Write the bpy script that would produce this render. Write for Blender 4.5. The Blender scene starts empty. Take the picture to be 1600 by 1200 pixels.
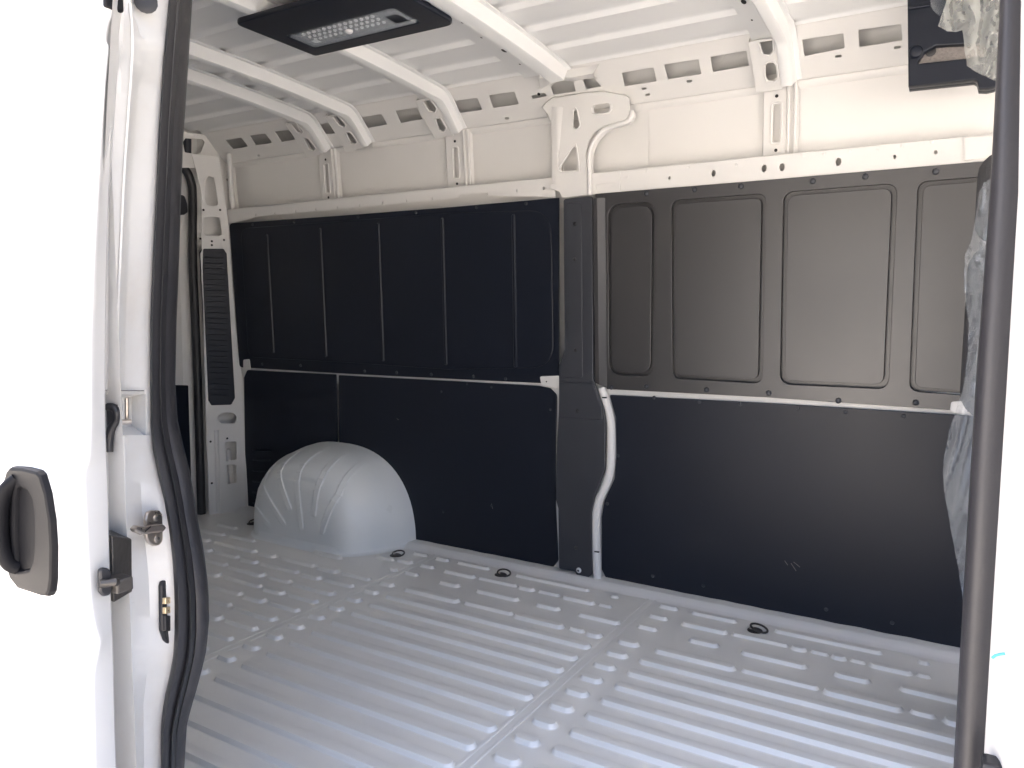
import bpy, bmesh, math, random
from mathutils import Vector, Matrix, noise
from mathutils.geometry import delaunay_2d_cdt

# ------------------------------------------------------------------ scene, camera, light
S = bpy.context.scene
COL = S.collection
CAM_H = 1.0                       # metres above the load floor (floor = z 0)
FOC = 1184.39                     # focal length in photo pixels (1600 px wide)
RX = Vector((0.85631323, 0.05248931, -0.51378256))
RY = Vector((0.51641851, -0.07490589, 0.85305395))
RZ = Vector((0.00629087, -0.9958082, -0.09124936))
cam_d = bpy.data.cameras.new('camera')
cam_d.sensor_width = 36.0
cam_d.lens = 36.0 * FOC / 1600.0
cam_d.clip_start = 0.02
cam_d.clip_end = 500
cam = bpy.data.objects.new('camera', cam_d)
COL.objects.link(cam)
m = Matrix(((RX[0], -RX[1], -RX[2], 0), (RY[0], -RY[1], -RY[2], 0), (RZ[0], -RZ[1], -RZ[2], CAM_H), (0, 0, 0, 1)))
cam.matrix_world = m
S.camera = cam

SUN_EL, SUN_AZ = math.radians(60), math.radians(-35)     # azimuth from +Y towards +X; sun behind and to the rear: sun stands behind the van
w = bpy.data.worlds.new('World'); S.world = w; w.use_nodes = True
nt = w.node_tree
sky = nt.nodes.new('ShaderNodeTexSky'); sky.sky_type = 'NISHITA'; sky.sun_disc = False
sky.sun_elevation = SUN_EL; sky.sun_rotation = SUN_AZ
sky.air_density = 0.7; sky.dust_density = 9.0; sky.ozone_density = 1.0
bg = nt.nodes['Background']; bg.inputs['Strength'].default_value = 0.15
nt.links.new(sky.outputs['Color'], bg.inputs['Color'])
sun_d = bpy.data.lights.new('sun', 'SUN'); sun_d.energy = 3.6; sun_d.angle = math.radians(0.6); sun_d.color = (1.0, 0.95, 0.87)
sun = bpy.data.objects.new('sun', sun_d); COL.objects.link(sun)
sd = Vector((math.sin(SUN_AZ) * math.cos(SUN_EL), math.cos(SUN_AZ) * math.cos(SUN_EL), math.sin(SUN_EL)))
sun.rotation_euler = sd.to_track_quat('Z', 'Y').to_euler(); sun.location = sd * 20
S.view_settings.view_transform = 'Standard'; S.view_settings.look = 'None'
S.view_settings.exposure = 3.15; S.view_settings.gamma = 1.0
S.render.engine = 'CYCLES'
S.cycles.max_bounces = 12; S.cycles.diffuse_bounces = 8; S.cycles.glossy_bounces = 6; S.cycles.transparent_max_bounces = 16

# ------------------------------------------------------------------ pixel -> point helpers (surface gives the distance)
CAMP = Vector((0, 0, CAM_H))
def ray(px, py):
    d = Vector((px - 800, py - 600, FOC))
    return Vector((RX.dot(d), RY.dot(d), RZ.dot(d)))
def on_x(px, py, x):
    d = ray(px, py); return CAMP + d * (x / d.x)
def on_y(px, py, y):
    d = ray(px, py); return CAMP + d * (y / d.y)
def on_z(px, py, z=0.0):
    d = ray(px, py); return CAMP + d * ((z - CAM_H) / d.z)

class Plane:
    def __init__(s, o, u, v):
        s.o = Vector(o); s.u = Vector(u).normalized(); v = Vector(v)
        s.v = (v - s.u * v.dot(s.u)).normalized(); s.n = s.u.cross(s.v)
    def px(s, x, y):
        d = ray(x, y); t = (s.o - CAMP).dot(s.n) / d.dot(s.n); p = CAMP + d * t - s.o
        return (p.dot(s.u), p.dot(s.v))
    def pxs(s, l): return [s.px(*p) for p in l]
    def at(s, a, b, n=0.0): return s.o + s.u * a + s.v * b + s.n * n
    def off(s, n): return Plane(s.o + s.n * n, s.u, s.v)
    def mat(s):
        return Matrix(((s.u.x, s.v.x, s.n.x, s.o.x), (s.u.y, s.v.y, s.n.y, s.o.y), (s.u.z, s.v.z, s.n.z, s.o.z), (0, 0, 0, 1)))

# ------------------------------------------------------------------ materials
def new_mat(name):
    mt = bpy.data.materials.new(name); mt.use_nodes = True
    return mt, mt.node_tree, mt.node_tree.nodes['Principled BSDF']
def paint(name, col, rough=0.35, rvar=0.12, cvar=0.05, bump=0.02, bscale=60, scale=6, coat=0.0, metal=0.0, spec=0.5, dirt=None, dirt_amt=0.0, dirt_scale=9, crough=0.06):
    mt, t, b = new_mat(name)
    tc = t.nodes.new('ShaderNodeTexCoord')
    n1 = t.nodes.new('ShaderNodeTexNoise'); n1.inputs['Scale'].default_value = scale; n1.inputs['Detail'].default_value = 6
    t.links.new(tc.outputs['Object'], n1.inputs['Vector'])
    mr = t.nodes.new('ShaderNodeMapRange'); mr.inputs['To Min'].default_value = rough - rvar; mr.inputs['To Max'].default_value = rough + rvar
    mr.inputs['From Min'].default_value = 0.3; mr.inputs['From Max'].default_value = 0.7
    t.links.new(n1.outputs['Fac'], mr.inputs['Value']); t.links.new(mr.outputs['Result'], b.inputs['Roughness'])
    cr = t.nodes.new('ShaderNodeMix'); cr.data_type = 'RGBA'
    cr.inputs['A'].default_value = (*[c * (1 - cvar) for c in col], 1); cr.inputs['B'].default_value = (*[min(1, c * (1 + cvar)) for c in col], 1)
    t.links.new(n1.outputs['Fac'], cr.inputs['Factor'])
    out = cr.outputs['Result']
    if dirt:
        n3 = t.nodes.new('ShaderNodeTexNoise'); n3.inputs['Scale'].default_value = dirt_scale; n3.inputs['Detail'].default_value = 10; n3.inputs['Roughness'].default_value = 0.7
        t.links.new(tc.outputs['Object'], n3.inputs['Vector'])
        rp = t.nodes.new('ShaderNodeMapRange'); rp.inputs['From Min'].default_value = 0.45; rp.inputs['From Max'].default_value = 0.8
        rp.inputs['To Max'].default_value = dirt_amt
        t.links.new(n3.outputs['Fac'], rp.inputs['Value'])
        mx = t.nodes.new('ShaderNodeMix'); mx.data_type = 'RGBA'; mx.inputs['B'].default_value = (*dirt, 1)
        t.links.new(out, mx.inputs['A']); t.links.new(rp.outputs['Result'], mx.inputs['Factor']); out = mx.outputs['Result']
    t.links.new(out, b.inputs['Base Color'])
    if bump > 0:
        n2 = t.nodes.new('ShaderNodeTexNoise'); n2.inputs['Scale'].default_value = bscale; n2.inputs['Detail'].default_value = 4
        t.links.new(tc.outputs['Object'], n2.inputs['Vector'])
        bp = t.nodes.new('ShaderNodeBump'); bp.inputs['Strength'].default_value = bump; bp.inputs['Distance'].default_value = 0.01
        t.links.new(n2.outputs['Fac'], bp.inputs['Height']); t.links.new(bp.outputs['Normal'], b.inputs['Normal'])
    b.inputs['Coat Weight'].default_value = coat; b.inputs['Coat Roughness'].default_value = crough
    b.inputs['Metallic'].default_value = metal; b.inputs['Specular IOR Level'].default_value = spec
    return mt
M = {}
M['ext'] = paint('white_gloss_paint', (0.70, 0.70, 0.69), 0.25, 0.03, 0.01, 0.0, coat=0.6)
M['jamb'] = paint('white_jamb_paint', (0.58, 0.58, 0.57), 0.35, 0.1, 0.03, 0.02, 25, dirt=(0.42, 0.34, 0.25), dirt_amt=0.3, dirt_scale=7)
M['wall'] = paint('white_interior_paint', (0.70, 0.69, 0.67), 0.38, 0.1, 0.03, 0.015, 30)
M['roof'] = paint('white_roof_paint', (0.77, 0.775, 0.77), 0.36, 0.04, 0.03, 0.006, 20)
M['floor'] = paint('grey_white_floor_paint', (0.78, 0.77, 0.735), 0.36, 0.012, 0.02, 0.004, 14, 5, coat=0.3, crough=0.2, spec=0.5, dirt=(0.45, 0.44, 0.41), dirt_amt=0.12, dirt_scale=3)
M['liner'] = paint('black_liner_board', (0.010, 0.013, 0.022), 0.40, 0.03, 0.1, 0.06, 900, 3, spec=0.32)  # black board with a bluish shadow tint mixed into its base colour
M['liner2'] = paint('black_moulded_plastic', (0.009, 0.012, 0.021), 0.38, 0.03, 0.08, 0.08, 1200, 3, spec=0.32)  # darker copy of the moulding, shadow tone and blue put into its base
M['panel'] = paint('lit_black_moulding', (0.029, 0.0285, 0.031), 0.37, 0.03, 0.05, 0.06, 1200, 3, spec=0.85)  # same black plastic made lighter: reflected daylight put into its colour
M['arch'] = paint('pale_grey_paint', (0.74, 0.76, 0.755), 0.30, 0.03, 0.02, 0.006, 14, 7)
M['seal2'] = paint('sheen_rubber', (0.022, 0.021, 0.024), 0.5, 0.08, 0.1, 0.05, 200, 8)  # rubber made lighter to stand in for sheen on the front seal
M['trim'] = paint('charcoal_plastic_trim', (0.034, 0.037, 0.046), 0.45, 0.05, 0.06, 0.08, 900, 3)
M['rubber'] = paint('black_rubber', (0.018, 0.018, 0.021), 0.45, 0.08, 0.1, 0.05, 200, 8)
M['plastic'] = paint('dark_grey_plastic', (0.008, 0.008, 0.0095), 0.5, 0.04, 0.06, 0.1, 700, 5, spec=0.14)
M['dark'] = paint('dark_steel', (0.06, 0.055, 0.05), 0.4, 0.1, 0.2, 0.1, 80, 20, metal=0.4)
M['zinc'] = paint('zinc_steel', (0.52, 0.47, 0.42), 0.35, 0.1, 0.12, 0.05, 90, 20, metal=0.9)
M['felt'] = paint('grey_felt', (0.22, 0.20, 0.19), 0.95, 0.03, 0.35, 0.5, 160, 120)
M['gold'] = paint('brass_contact', (0.75, 0.6, 0.38), 0.35, 0.1, 0.1, 0.02, metal=0.6)
M['blue'] = paint('blue_crayon', (0.08, 0.35, 0.72), 0.7, 0.05, 0.1, 0.0)
M['concrete'] = paint('concrete', (0.42, 0.40, 0.37), 0.9, 0.05, 0.12, 0.3, 30, 1.2)
M['seat'] = paint('dark_seat_cloth', (0.05, 0.05, 0.055), 0.85, 0.05, 0.2, 0.3, 300, 40)
M['hole'] = paint('black_void_plug', (0.01, 0.01, 0.012), 0.6, 0.05, 0.1, 0.0)
M['tyre'] = paint('tyre_rubber', (0.03, 0.03, 0.03), 0.8, 0.05, 0.1, 0.1, 100)
def film(name, fac, col=(0.74, 0.80, 0.85, 1)):
    mt, t, b = new_mat(name)
    b.inputs['Base Color'].default_value = col; b.inputs['Roughness'].default_value = 0.08
    tr = t.nodes.new('ShaderNodeBsdfTransparent'); mx = t.nodes.new('ShaderNodeMixShader')
    lw = t.nodes.new('ShaderNodeLayerWeight'); lw.inputs['Blend'].default_value = 0.35
    mr = t.nodes.new('ShaderNodeMapRange'); mr.inputs['To Min'].default_value = fac; mr.inputs['To Max'].default_value = min(1, fac + 0.45)
    t.links.new(lw.outputs['Facing'], mr.inputs['Value']); t.links.new(mr.outputs['Result'], mx.inputs['Fac'])
    t.links.new(tr.outputs[0], mx.inputs[1]); t.links.new(b.outputs[0], mx.inputs[2])
    t.links.new(mx.outputs[0], t.nodes['Material Output'].inputs['Surface'])
    n = t.nodes.new('ShaderNodeTexNoise'); n.inputs['Scale'].default_value = 12; n.inputs['Detail'].default_value = 2
    tc = t.nodes.new('ShaderNodeTexCoord'); t.links.new(tc.outputs['Object'], n.inputs['Vector'])
    bp = t.nodes.new('ShaderNodeBump'); bp.inputs['Strength'].default_value = 0.15; bp.inputs['Distance'].default_value = 0.02
    t.links.new(n.outputs['Fac'], bp.inputs['Height']); t.links.new(bp.outputs['Normal'], b.inputs['Normal'])
    return mt
M['film'] = film('clear_plastic_film', 0.20, (0.9, 0.92, 0.88, 1))
M['film2'] = film('thin_plastic_film', 0.07)
M['lens'] = film('frosted_lamp_lens', 0.05)
M['glass'] = film('window_glass', 0.06)

# ------------------------------------------------------------------ object helpers
VAN_LOC = Vector((-1.0, 1.64, -0.55))
van = bpy.data.objects.new('cargo_van', None); COL.objects.link(van); van.location = VAN_LOC
van['label'] = 'white cargo van with open side door showing its empty load bay'
van['category'] = 'van'
def link(name, me, mat, parent):
    o = bpy.data.objects.new(name, me); COL.objects.link(o)
    if mat and not me.materials: me.materials.append(M[mat])
    if parent is not None:
        o.parent = parent
        if parent is van: o.matrix_parent_inverse = Matrix.Translation(-VAN_LOC)
    return o
def finish(me, angle=32):
    for p in me.polygons: p.use_smooth = True
    me.set_sharp_from_angle(angle=math.radians(angle))
def mesh(name, verts, faces, mat, parent, angle=32, fixn=False):
    me = bpy.data.meshes.new(name); me.from_pydata([tuple(v) for v in verts], [], faces); me.validate()
    if fixn:
        bm = bmesh.new(); bm.from_mesh(me); bmesh.ops.recalc_face_normals(bm, faces=bm.faces); bm.to_mesh(me); bm.free()
    finish(me, angle)
    return link(name, me, mat, parent)
def fillet(poly, r, n=4):
    """round the corners of a 2-D polygon; r a number or list"""
    out = []; N = len(poly)
    for i in range(N):
        p = Vector(poly[i]); a = Vector(poly[i - 1]); b = Vector(poly[(i + 1) % N])
        rr = r[i] if isinstance(r, (list, tuple)) else r
        da = (a - p); db = (b - p); la = da.length; lb = db.length
        if rr <= 0 or la < 1e-6 or lb < 1e-6: out.append(tuple(p)); continue
        da /= la; db /= lb
        ang = math.acos(max(-1, min(1, da.dot(db))))
        if ang > 3.0: out.append(tuple(p)); continue
        d = min(rr / math.tan(ang / 2), la * 0.48, lb * 0.48)
        q0 = p + da * d; q1 = p + db * d
        for k in range(n + 1):
            t = k / n
            out.append(tuple(q0 * (1 - t) ** 2 + p * 2 * t * (1 - t) + q1 * t * t))
    return out
def rect(c, hw, hh, r=0.0, n=4):
    x, y = c
    p = [(x - hw, y - hh), (x + hw, y - hh), (x + hw, y + hh), (x - hw, y + hh)]
    return fillet(p, r, n) if r else p
def circ(c, r, n=10, ry=None):
    return [(c[0] + r * math.cos(k * 2 * math.pi / n), c[1] + (ry or r) * math.sin(k * 2 * math.pi / n)) for k in range(n)]
def sheet(name, pl, outer, holes, thick, mat, parent, bevel=0.001, proud=0.0):
    """flat pressed sheet with real openings; front face lies 'proud' in front of plane"""
    cu = bpy.data.curves.new(name, 'CURVE'); cu.dimensions = '2D'; cu.fill_mode = 'BOTH'
    bevel = min(bevel, thick / 2 - 1e-5)
    cu.extrude = thick / 2 - bevel; cu.bevel_depth = bevel; cu.bevel_resolution = 1; cu.offset = -bevel
    for l in [outer] + list(holes):
        sp = cu.splines.new('POLY'); sp.points.add(len(l) - 1); sp.use_cyclic_u = True
        for i, p in enumerate(l): sp.points[i].co = (p[0], p[1], 0, 1)
    tmp = bpy.data.objects.new('tmp', cu)
    me = bpy.data.meshes.new_from_object(tmp)
    bpy.data.objects.remove(tmp); bpy.data.curves.remove(cu)
    me.name = name; me.materials.clear()
    me.transform(pl.mat() @ Matrix.Translation((0, 0, proud - thick / 2)))
    bm = bmesh.new(); bm.from_mesh(me); bmesh.ops.remove_doubles(bm, verts=bm.verts, dist=1e-6); bm.to_mesh(me); bm.free()
    finish(me, 40)
    for p in me.polygons:
        if abs(p.normal.dot(pl.n)) > .995: p.use_smooth = False
    return link(name, me, mat, parent)
def bead(name, pl, p0, p1, wid, h, mat, parent, skirt=0.004, n=10, z0=0.0006):
    """stamped stadium-shaped bead that fades tangentially into its sheet"""
    p0 = Vector(p0); p1 = Vector(p1); d = (p1 - p0)
    L = d.length; d = d / L if L > 1e-6 else Vector((1, 0)); q = Vector((-d.y, d.x)); r = wid / 2
    L = max(L, wid + 1e-4); a = p0 + d * r; b = p0 + d * (L - r)
    fl = min(0.0080, r * 0.6)
    rings = [(r + skirt, z0), (r + skirt * 0.45, z0 + 0.0001), (r - fl * .10, z0 + h * 0.07), (r - fl * 0.17, h * 0.14), (r - fl * 0.50, h * .52), (r - fl * 0.82, h * 0.89), (r - fl * 0.92, h * .975), (r - fl - 0.001, h)]
    vs = []; fs = []
    for rr, zz in rings:
        for k in range(n + 1):
            t = math.pi / 2 + math.pi * k / n; v = a + d * (math.cos(t) * rr) + q * (math.sin(t) * rr); vs.append(pl.at(v.x, v.y, zz))
        for k in range(n + 1):
            t = -math.pi / 2 + math.pi * k / n; v = b + d * (math.cos(t) * rr) + q * (math.sin(t) * rr); vs.append(pl.at(v.x, v.y, zz))
    C = 2 * (n + 1)
    for i in range(len(rings) - 1):
        for k in range(C):
            k2 = (k + 1) % C
            fs.append((i * C + k, i * C + k2, (i + 1) * C + k2, (i + 1) * C + k))
    base = (len(rings) - 1) * C
    fs.append(tuple(base + k for k in range(C)))
    return mesh(name, vs, fs, mat, parent, 27)
def dome(name, p, nrm, r, h, mat, parent, n=10):
    nrm = Vector(nrm).normalized(); t = nrm.orthogonal().normalized(); b = nrm.cross(t); p = Vector(p)
    vs = []; fs = []
    prof = [(1.0, -0.001), (1.0, h * 0.3), (0.8, h * 0.8), (0.4, h)]
    for rr, zz in prof:
        for k in range(n):
            a = 2 * math.pi * k / n; vs.append(p + (t * math.cos(a) + b * math.sin(a)) * (r * rr) + nrm * zz)
    for i in range(len(prof) - 1):
        for k in range(n): fs.append((i * n + k, i * n + (k + 1) % n, (i + 1) * n + (k + 1) % n, (i + 1) * n + k))
    fs.append(tuple((len(prof) - 1) * n + k for k in range(n)))
    return mesh(name, vs, fs, mat, parent, 50)
def tube(name, path, r, mat, parent, n=10, ry=None, up=(0, 1, 0), cap=True):
    path = [Vector(p) for p in path]; vs = []; fs = []; up = Vector(up)
    for i, p in enumerate(path):
        d = (path[min(i + 1, len(path) - 1)] - path[max(i - 1, 0)]).normalized()
        s = d.cross(up).normalized(); u = s.cross(d).normalized()
        for k in range(n):
            a = 2 * math.pi * k / n; vs.append(p + s * (r * math.cos(a)) + u * ((ry or r) * math.sin(a)))
    for i in range(len(path) - 1):
        for k in range(n): fs.append((i * n + k, i * n + (k + 1) % n, (i + 1) * n + (k + 1) % n, (i + 1) * n + k))
    if cap: fs.append(tuple(range(n))); fs.append(tuple((len(path) - 1) * n + k for k in range(n)))
    return mesh(name, vs, fs, mat, parent, 50, True)
def smooth_path(pts, k=6):
    """Catmull-Rom through points"""
    pts = [Vector(p) for p in pts]; out = []
    for i in range(len(pts) - 1):
        p0 = pts[max(i - 1, 0)]; p1 = pts[i]; p2 = pts[i + 1]; p3 = pts[min(i + 2, len(pts) - 1)]
        for j in range(k):
            t = j / k
            out.append(0.5 * ((2 * p1) + (p2 - p0) * t + (2 * p0 - 5 * p1 + 4 * p2 - p3) * t * t + (3 * p1 - p0 - 3 * p2 + p3) * t ** 3))
    out.append(pts[-1]); return out
def loft(name, rows, mat, parent, angle=40, close=False, thick=0.0, fixn=False):
    """surface through rows of points"""
    C = len(rows[0]); vs = [p for r in rows for p in r]; fs = []
    for i in range(len(rows) - 1):
        for k in range(C - (0 if close else 1)):
            fs.append((i * C + k, i * C + (k + 1) % C, (i + 1) * C + (k + 1) % C, (i + 1) * C + k))
    o = mesh(name, vs, fs, mat, parent, angle, fixn)
    if thick:
        md = o.modifiers.new('thickness', 'SOLIDIFY'); md.thickness = thick; md.offset = 0
    return o
def box(name, lo, hi, mat, parent, bev=0.004, seg=2):
    bm = bmesh.new(); bmesh.ops.create_cube(bm, size=1.0)
    lo = Vector(lo); hi = Vector(hi); c = (lo + hi) / 2; s = hi - lo
    for v in bm.verts: v.co = Vector((v.co.x * s.x, v.co.y * s.y, v.co.z * s.z)) + c
    if bev: bmesh.ops.bevel(bm, geom=bm.edges[:], offset=min(bev, min(s) * 0.45), segments=seg, affect='EDGES', profile=0.5)
    me = bpy.data.meshes.new(name); bm.to_mesh(me); bm.free(); finish(me, 40)
    for p in me.polygons:
        if max(abs(c) for c in p.normal) > .999: p.use_smooth = False
    return link(name, me, mat, parent)
def px_quad(pl, q, r): return fillet(pl.pxs(q), r)

# ------------------------------------------------------------------ ground
YC = 1.64                                     # centre plane of the van
def roof_z(y): return 1.89 - 0.058 * (y - YC) ** 2
g = mesh('ground', [(-60, -60, -0.55), (60, -60, -0.55), (60, 60, -0.55), (-60, 60, -0.55)], [(0, 1, 2, 3)], 'concrete', None)
g['kind'] = 'structure'

# ------------------------------------------------------------------ floor
FL = Plane((0, 0, 0), (1, 0, 0), (0, 1, 0))
floor = sheet('load_floor', FL, [(-3.3, 0.74), (0.62, 0.74), (0.62, 2.585), (-3.3, 2.585)], [], 0.02, 'floor', van, 0.001)
floor['label'] = 'grey painted sheet steel load floor with stamped ribs'
RW, RH = 0.043, 0.0125
rows_y = [2.08 + 0.018 - 0.0888 * k for k in range(14)]
def rib(x0, x1, y, wdt=RW, h=RH): return bead('floor_rib', FL, (x0, y), (x1, y), wdt, h, 'floor', floor)
for k, y in enumerate(rows_y):
    if k > 0:
        rib(-1.725, -0.925, y)
        rib(-0.775, 0.16, y)
    bx = -1.795
    bead('floor_dimple', FL, (bx - 0.034, y), (bx + 0.034, y), 0.038, RH, 'floor', floor)
    bx = -0.842
    bead('floor_dimple', FL, (bx - 0.036, y), (bx + 0.036, y), 0.042, RH, 'floor', floor)
    # rear bay: ribs broken by short steps
    segs = [(-3.05, -2.80), (-2.775, -2.51), (-2.49, -2.385), (-2.375, -2.165), (-2.15, -2.04), (-2.03, -1.878)] if k % 2 == 0 else \
           [(-3.05, -2.67), (-2.655, -2.51), (-2.49, -2.39), (-2.375, -2.165), (-2.15, -2.04), (-2.03, -1.882)]
    if k % 3 == 2: segs = [(-3.05, -2.60), (-2.585, -2.47), (-2.455, -2.25), (-2.235, -2.11), (-2.095, -1.885)]
    for j, (a, b) in enumerate(segs):
        rib(a, b, y + (0.004 if j % 2 else 0), RW if j % 2 == 0 else 0.034, RH if j % 2 == 0 else 0.011)
for y in (2.235, 2.335, 2.435):
    bead('floor_dimple', FL, (-1.825, y), (-1.757, y), 0.030, RH * 0.9, 'floor', floor)
    bead('floor_dimple', FL, (-0.868, y), (-0.80, y), 0.030, RH * 0.9, 'floor', floor)
for a, b, y, wd in [(-1.713, -1.47, 2.098, .040), (-1.455, -1.255, 2.104, .028), (-1.25, -1.06, 2.098, .040), (-1.048, -0.99, 2.104, .028), (-0.988, -0.927, 2.098, .040),
                    (-1.648, -1.555, 2.222, .034), (-1.483, -1.302, 2.222, .034), (-1.235, -1.14, 2.222, .034), (-1.073, -0.919, 2.222, .034),
                    (-1.707, -1.56, 2.332, .034), (-1.55, -1.378, 2.336, .024), (-1.372, -1.30, 2.332, .034), (-1.29, -1.2, 2.336, .024), (-1.19, -1.06, 2.332, .034), (-1.052, -1.0, 2.336, .022),
                    (-1.72, -1.565, 2.44, .026), (-1.445, -1.131, 2.436, .026), (-1.05, -1.016, 2.432, .024),
                    (-0.76, -0.515, 2.098, .040), (-0.505, -0.295, 2.104, .028), (-0.289, -0.093, 2.098, .040), (-0.083, -0.02, 2.104, .028), (-0.01, 0.15, 2.098, .04),
                    (-0.696, -0.599, 2.222, .034), (-0.535, -0.345, 2.218, .034), (-0.279, -0.181, 2.218, .034), (-0.116, 0.06, 2.222, .034),
                    (-0.755, -0.602, 2.332, .034), (-0.594, -0.42, 2.336, .024), (-0.416, -0.366, 2.332, .034), (-0.36, -0.306, 2.336, .022), (-0.303, -0.256, 2.332, .034), (-0.25, -0.205, 2.336, .022), (-0.201, -0.085, 2.332, .034), (-0.08, -0.041, 2.336, .022),
                    (-0.755, -0.602, 2.436, .026), (-0.485, -0.171, 2.432, .028), (-0.083, -0.048, 2.428, .028),
                    (-2.311, -2.147, 2.228, .03), (-2.05, -1.95, 2.325, .028), (-1.945, -1.865, 2.335, .034), (-1.90, -1.858, 2.232, .03),
                    (-1.945, -1.87, 2.44, .026), (-3.0, -2.82, 2.19, .034), (-2.80, -2.63, 2.2, .03), (-3.0, -2.86, 2.29, .03)]:
    rib(a, b, y, wd * 1.1, RH * (wd / 0.04) ** .6)
for x in (-1.848, -0.909):                     # overlap seams of the floor pressings
    sc = [(-.022, .0007), (-.020, .0022), (-.012, .0024), (-.010, .0012), (.006, .0012), (.008, .0024), (.014, .0024), (.016, .0007)]
    loft('floor_seam', [[(x + a, yy, z) for a, z in sc] for yy in (.76, 2.49)], 'floor', floor, 20)
def tie_ring(x, y, a):
    bm_ = circ((x, y), 0.03, 16)
    t = dome('tie_down_ring', (x, y, 0.0), (0, 0, 1), 0.024, 0.006, 'dark', van, 14)
    pts = [Vector((x + .012 + 0.026 * math.cos(q + a), y + .004 + 0.022 * math.sin(q + a), 0.010 + 0.006 * math.sin(q))) for q in [2 * math.pi * i / 18 for i in range(19)]]
    tube('ring', pts, 0.0035, 'dark', t, 8, up=(0, 0, 1))
    dome('bolt', (x - .01, y, 0.006), (0, 0, 1), 0.008, 0.005, 'zinc', t, 8)
for x, y, a in [(-2.88, 2.39, .3), (-1.995, 2.383, 0), (-1.5, 2.415, .5), (-0.538, 2.405, 1.2)]: tie_ring(x, y, a)
# raised white flange where floor turns up into the wall
sec = [(2.470, .0010), (2.479, .0028), (2.492, .0095), (2.506, .0180), (2.512, .0200), (2.518, .0205), (2.56, .0205)]
xs = [-3.12 + i * (3.75 / 240) for i in range(241)]
loft('floor_flange', [[(x, yy + (0.010 * noise.noise((x * 9, 0, 0)) + .006 * noise.noise((x * 31, 0, 0)) if yy < 2.475 else 0), zz + (0.0022 * noise.noise((x * 14, 3, 0)) if 0.0035 < zz else 0)) for yy, zz in sec] for x in xs], 'wall', van, 60)

# ------------------------------------------------------------------ far wall planes
LOW = Plane((0, 2.555, 0.02), (1, 0, 0), (0, -0.02, 0.711))
UPP = Plane((0, 2.535, 0.731), (1, 0, 0), (0, -0.03, 0.702))
RAIL = Plane((0, 2.512, 1.433), (1, 0, 0), (0, -0.004, 0.069))
SKIN = Plane((0, 2.600, 1.50), (1, 0, 0), (0, -0.028, 0.24))
CANT = Plane((0, 2.548, 1.737), (1, 0, 0), (0, -1, 1))
TRIM = Plane((0, 2.522, 0.0), (1, 0, 0), (0, -0.03, 1.433))
CPIL = Plane((0, 2.492, 1.433), (1, 0, 0), (0, -0.006, 0.3))
sheet('side_skin', SKIN, [(-3.28, -0.02), (0.6, -0.02), (0.6, 0.27), (-3.28, 0.27)], [], 0.004, 'wall', van)
loft('outer_side_panel', [[(x, 2.60, -.30), (x, 2.655, .05), (x, 2.665, .6), (x, 2.64, 1.2), (x, 2.61, 1.52), (x, 2.60, 1.80), (x, 2.53, 1.90), (x, 2.40, 1.935)] for x in (-3.4, -2, -1, 0.6)], 'ext', van, 60)
# belt rail seen in the gap between the liner boards
sheet('belt_rail', Plane((0, 2.548, .731), (1, 0, 0), (0, 0, 1)), [(-3.14, -.05), (.5, -.05), (.5, .05), (-3.14, .05)], [], 0.01, 'wall', van)

# ---- liner boards, lower row
def rivets(pl, pts, r, h, mat, parent, nm='rivet'):
    for p in pts:
        u, v = pl.px(*p); dome(nm, pl.at(u, v, 0), pl.n, r, h, mat, parent, 8)
lf = sheet('lower_liner_board', LOW, fillet(LOW.pxs([(952, 617), (1200, 630), (1540, 651), (1540, 1031), (1508, 1021), (1300, 978), (1100, 936), (948, 906), (940, 890), (940, 808), (944, 783), (960, 748), (963, 712), (962, 652), (954, 624)]), [.01, 0, 0, 0, 0, 0, 0, .02, .0, .02, .05, .05, .05, .05, .01]), [], 0.006, 'liner', van, 0.002)
rivets(LOW, [(1022, 621), (1093, 628), (1157, 632), (1247, 638), (1321, 644), (1412, 650), (1020, 900), (1099, 915), (1291, 952), (1394, 973), (1505, 980), (966, 712), (949, 787)], 0.0065, 0.004, 'trim', lf)
lm = sheet('lower_liner_board', LOW, fillet(LOW.pxs([(529, 586), (700, 595), (842, 603), (860, 607), (870, 617), (868, 700), (868, 790), (872, 876), (862, 889), (800, 879), (700, 860), (655, 850), (650, 846), (640, 838), (590, 815), (530, 800)]), [.005, 0, 0, .02, .02, 0, 0, .02, .03, 0, 0, .01, .01, .01, 0, 0]), [], 0.006, 'liner', van, 0.002)
rivets(LOW, [(730, 600), (860, 640), (693, 800), (768, 790), (690, 612), (768, 605)], 0.005, 0.003, 'trim', lm)
slots = [fillet(LOW.pxs([(393, y), (424, y + 2), (424, y + 7), (393, y + 5)]), .004, 2) for y in (697, 712, 729, 746, 763, 780)]
lr = sheet('lower_liner_board', LOW, fillet(LOW.pxs([(381, 590), (386, 578), (525, 585), (529, 800), (525, 810), (384, 796)]), [.02, .02, .005, 0, 0, .01]), [], 0.006, 'liner', van, 0.002)
lr['label'] = 'black liner board with cut vent slots at the rear corner'
for y in (697, 712, 729, 746, 763, 780):
    u, v = LOW.px(395, y + 4); u2, v2 = LOW.px(424, y + 5)
    tube('slot_lip', [LOW.at(u, v - .006, .002), LOW.at((u + u2) / 2, (v + v2) / 2 - .007, .009), LOW.at(u2, v2 - .006, .002)], .004, 'liner2', lr, 6)
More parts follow.
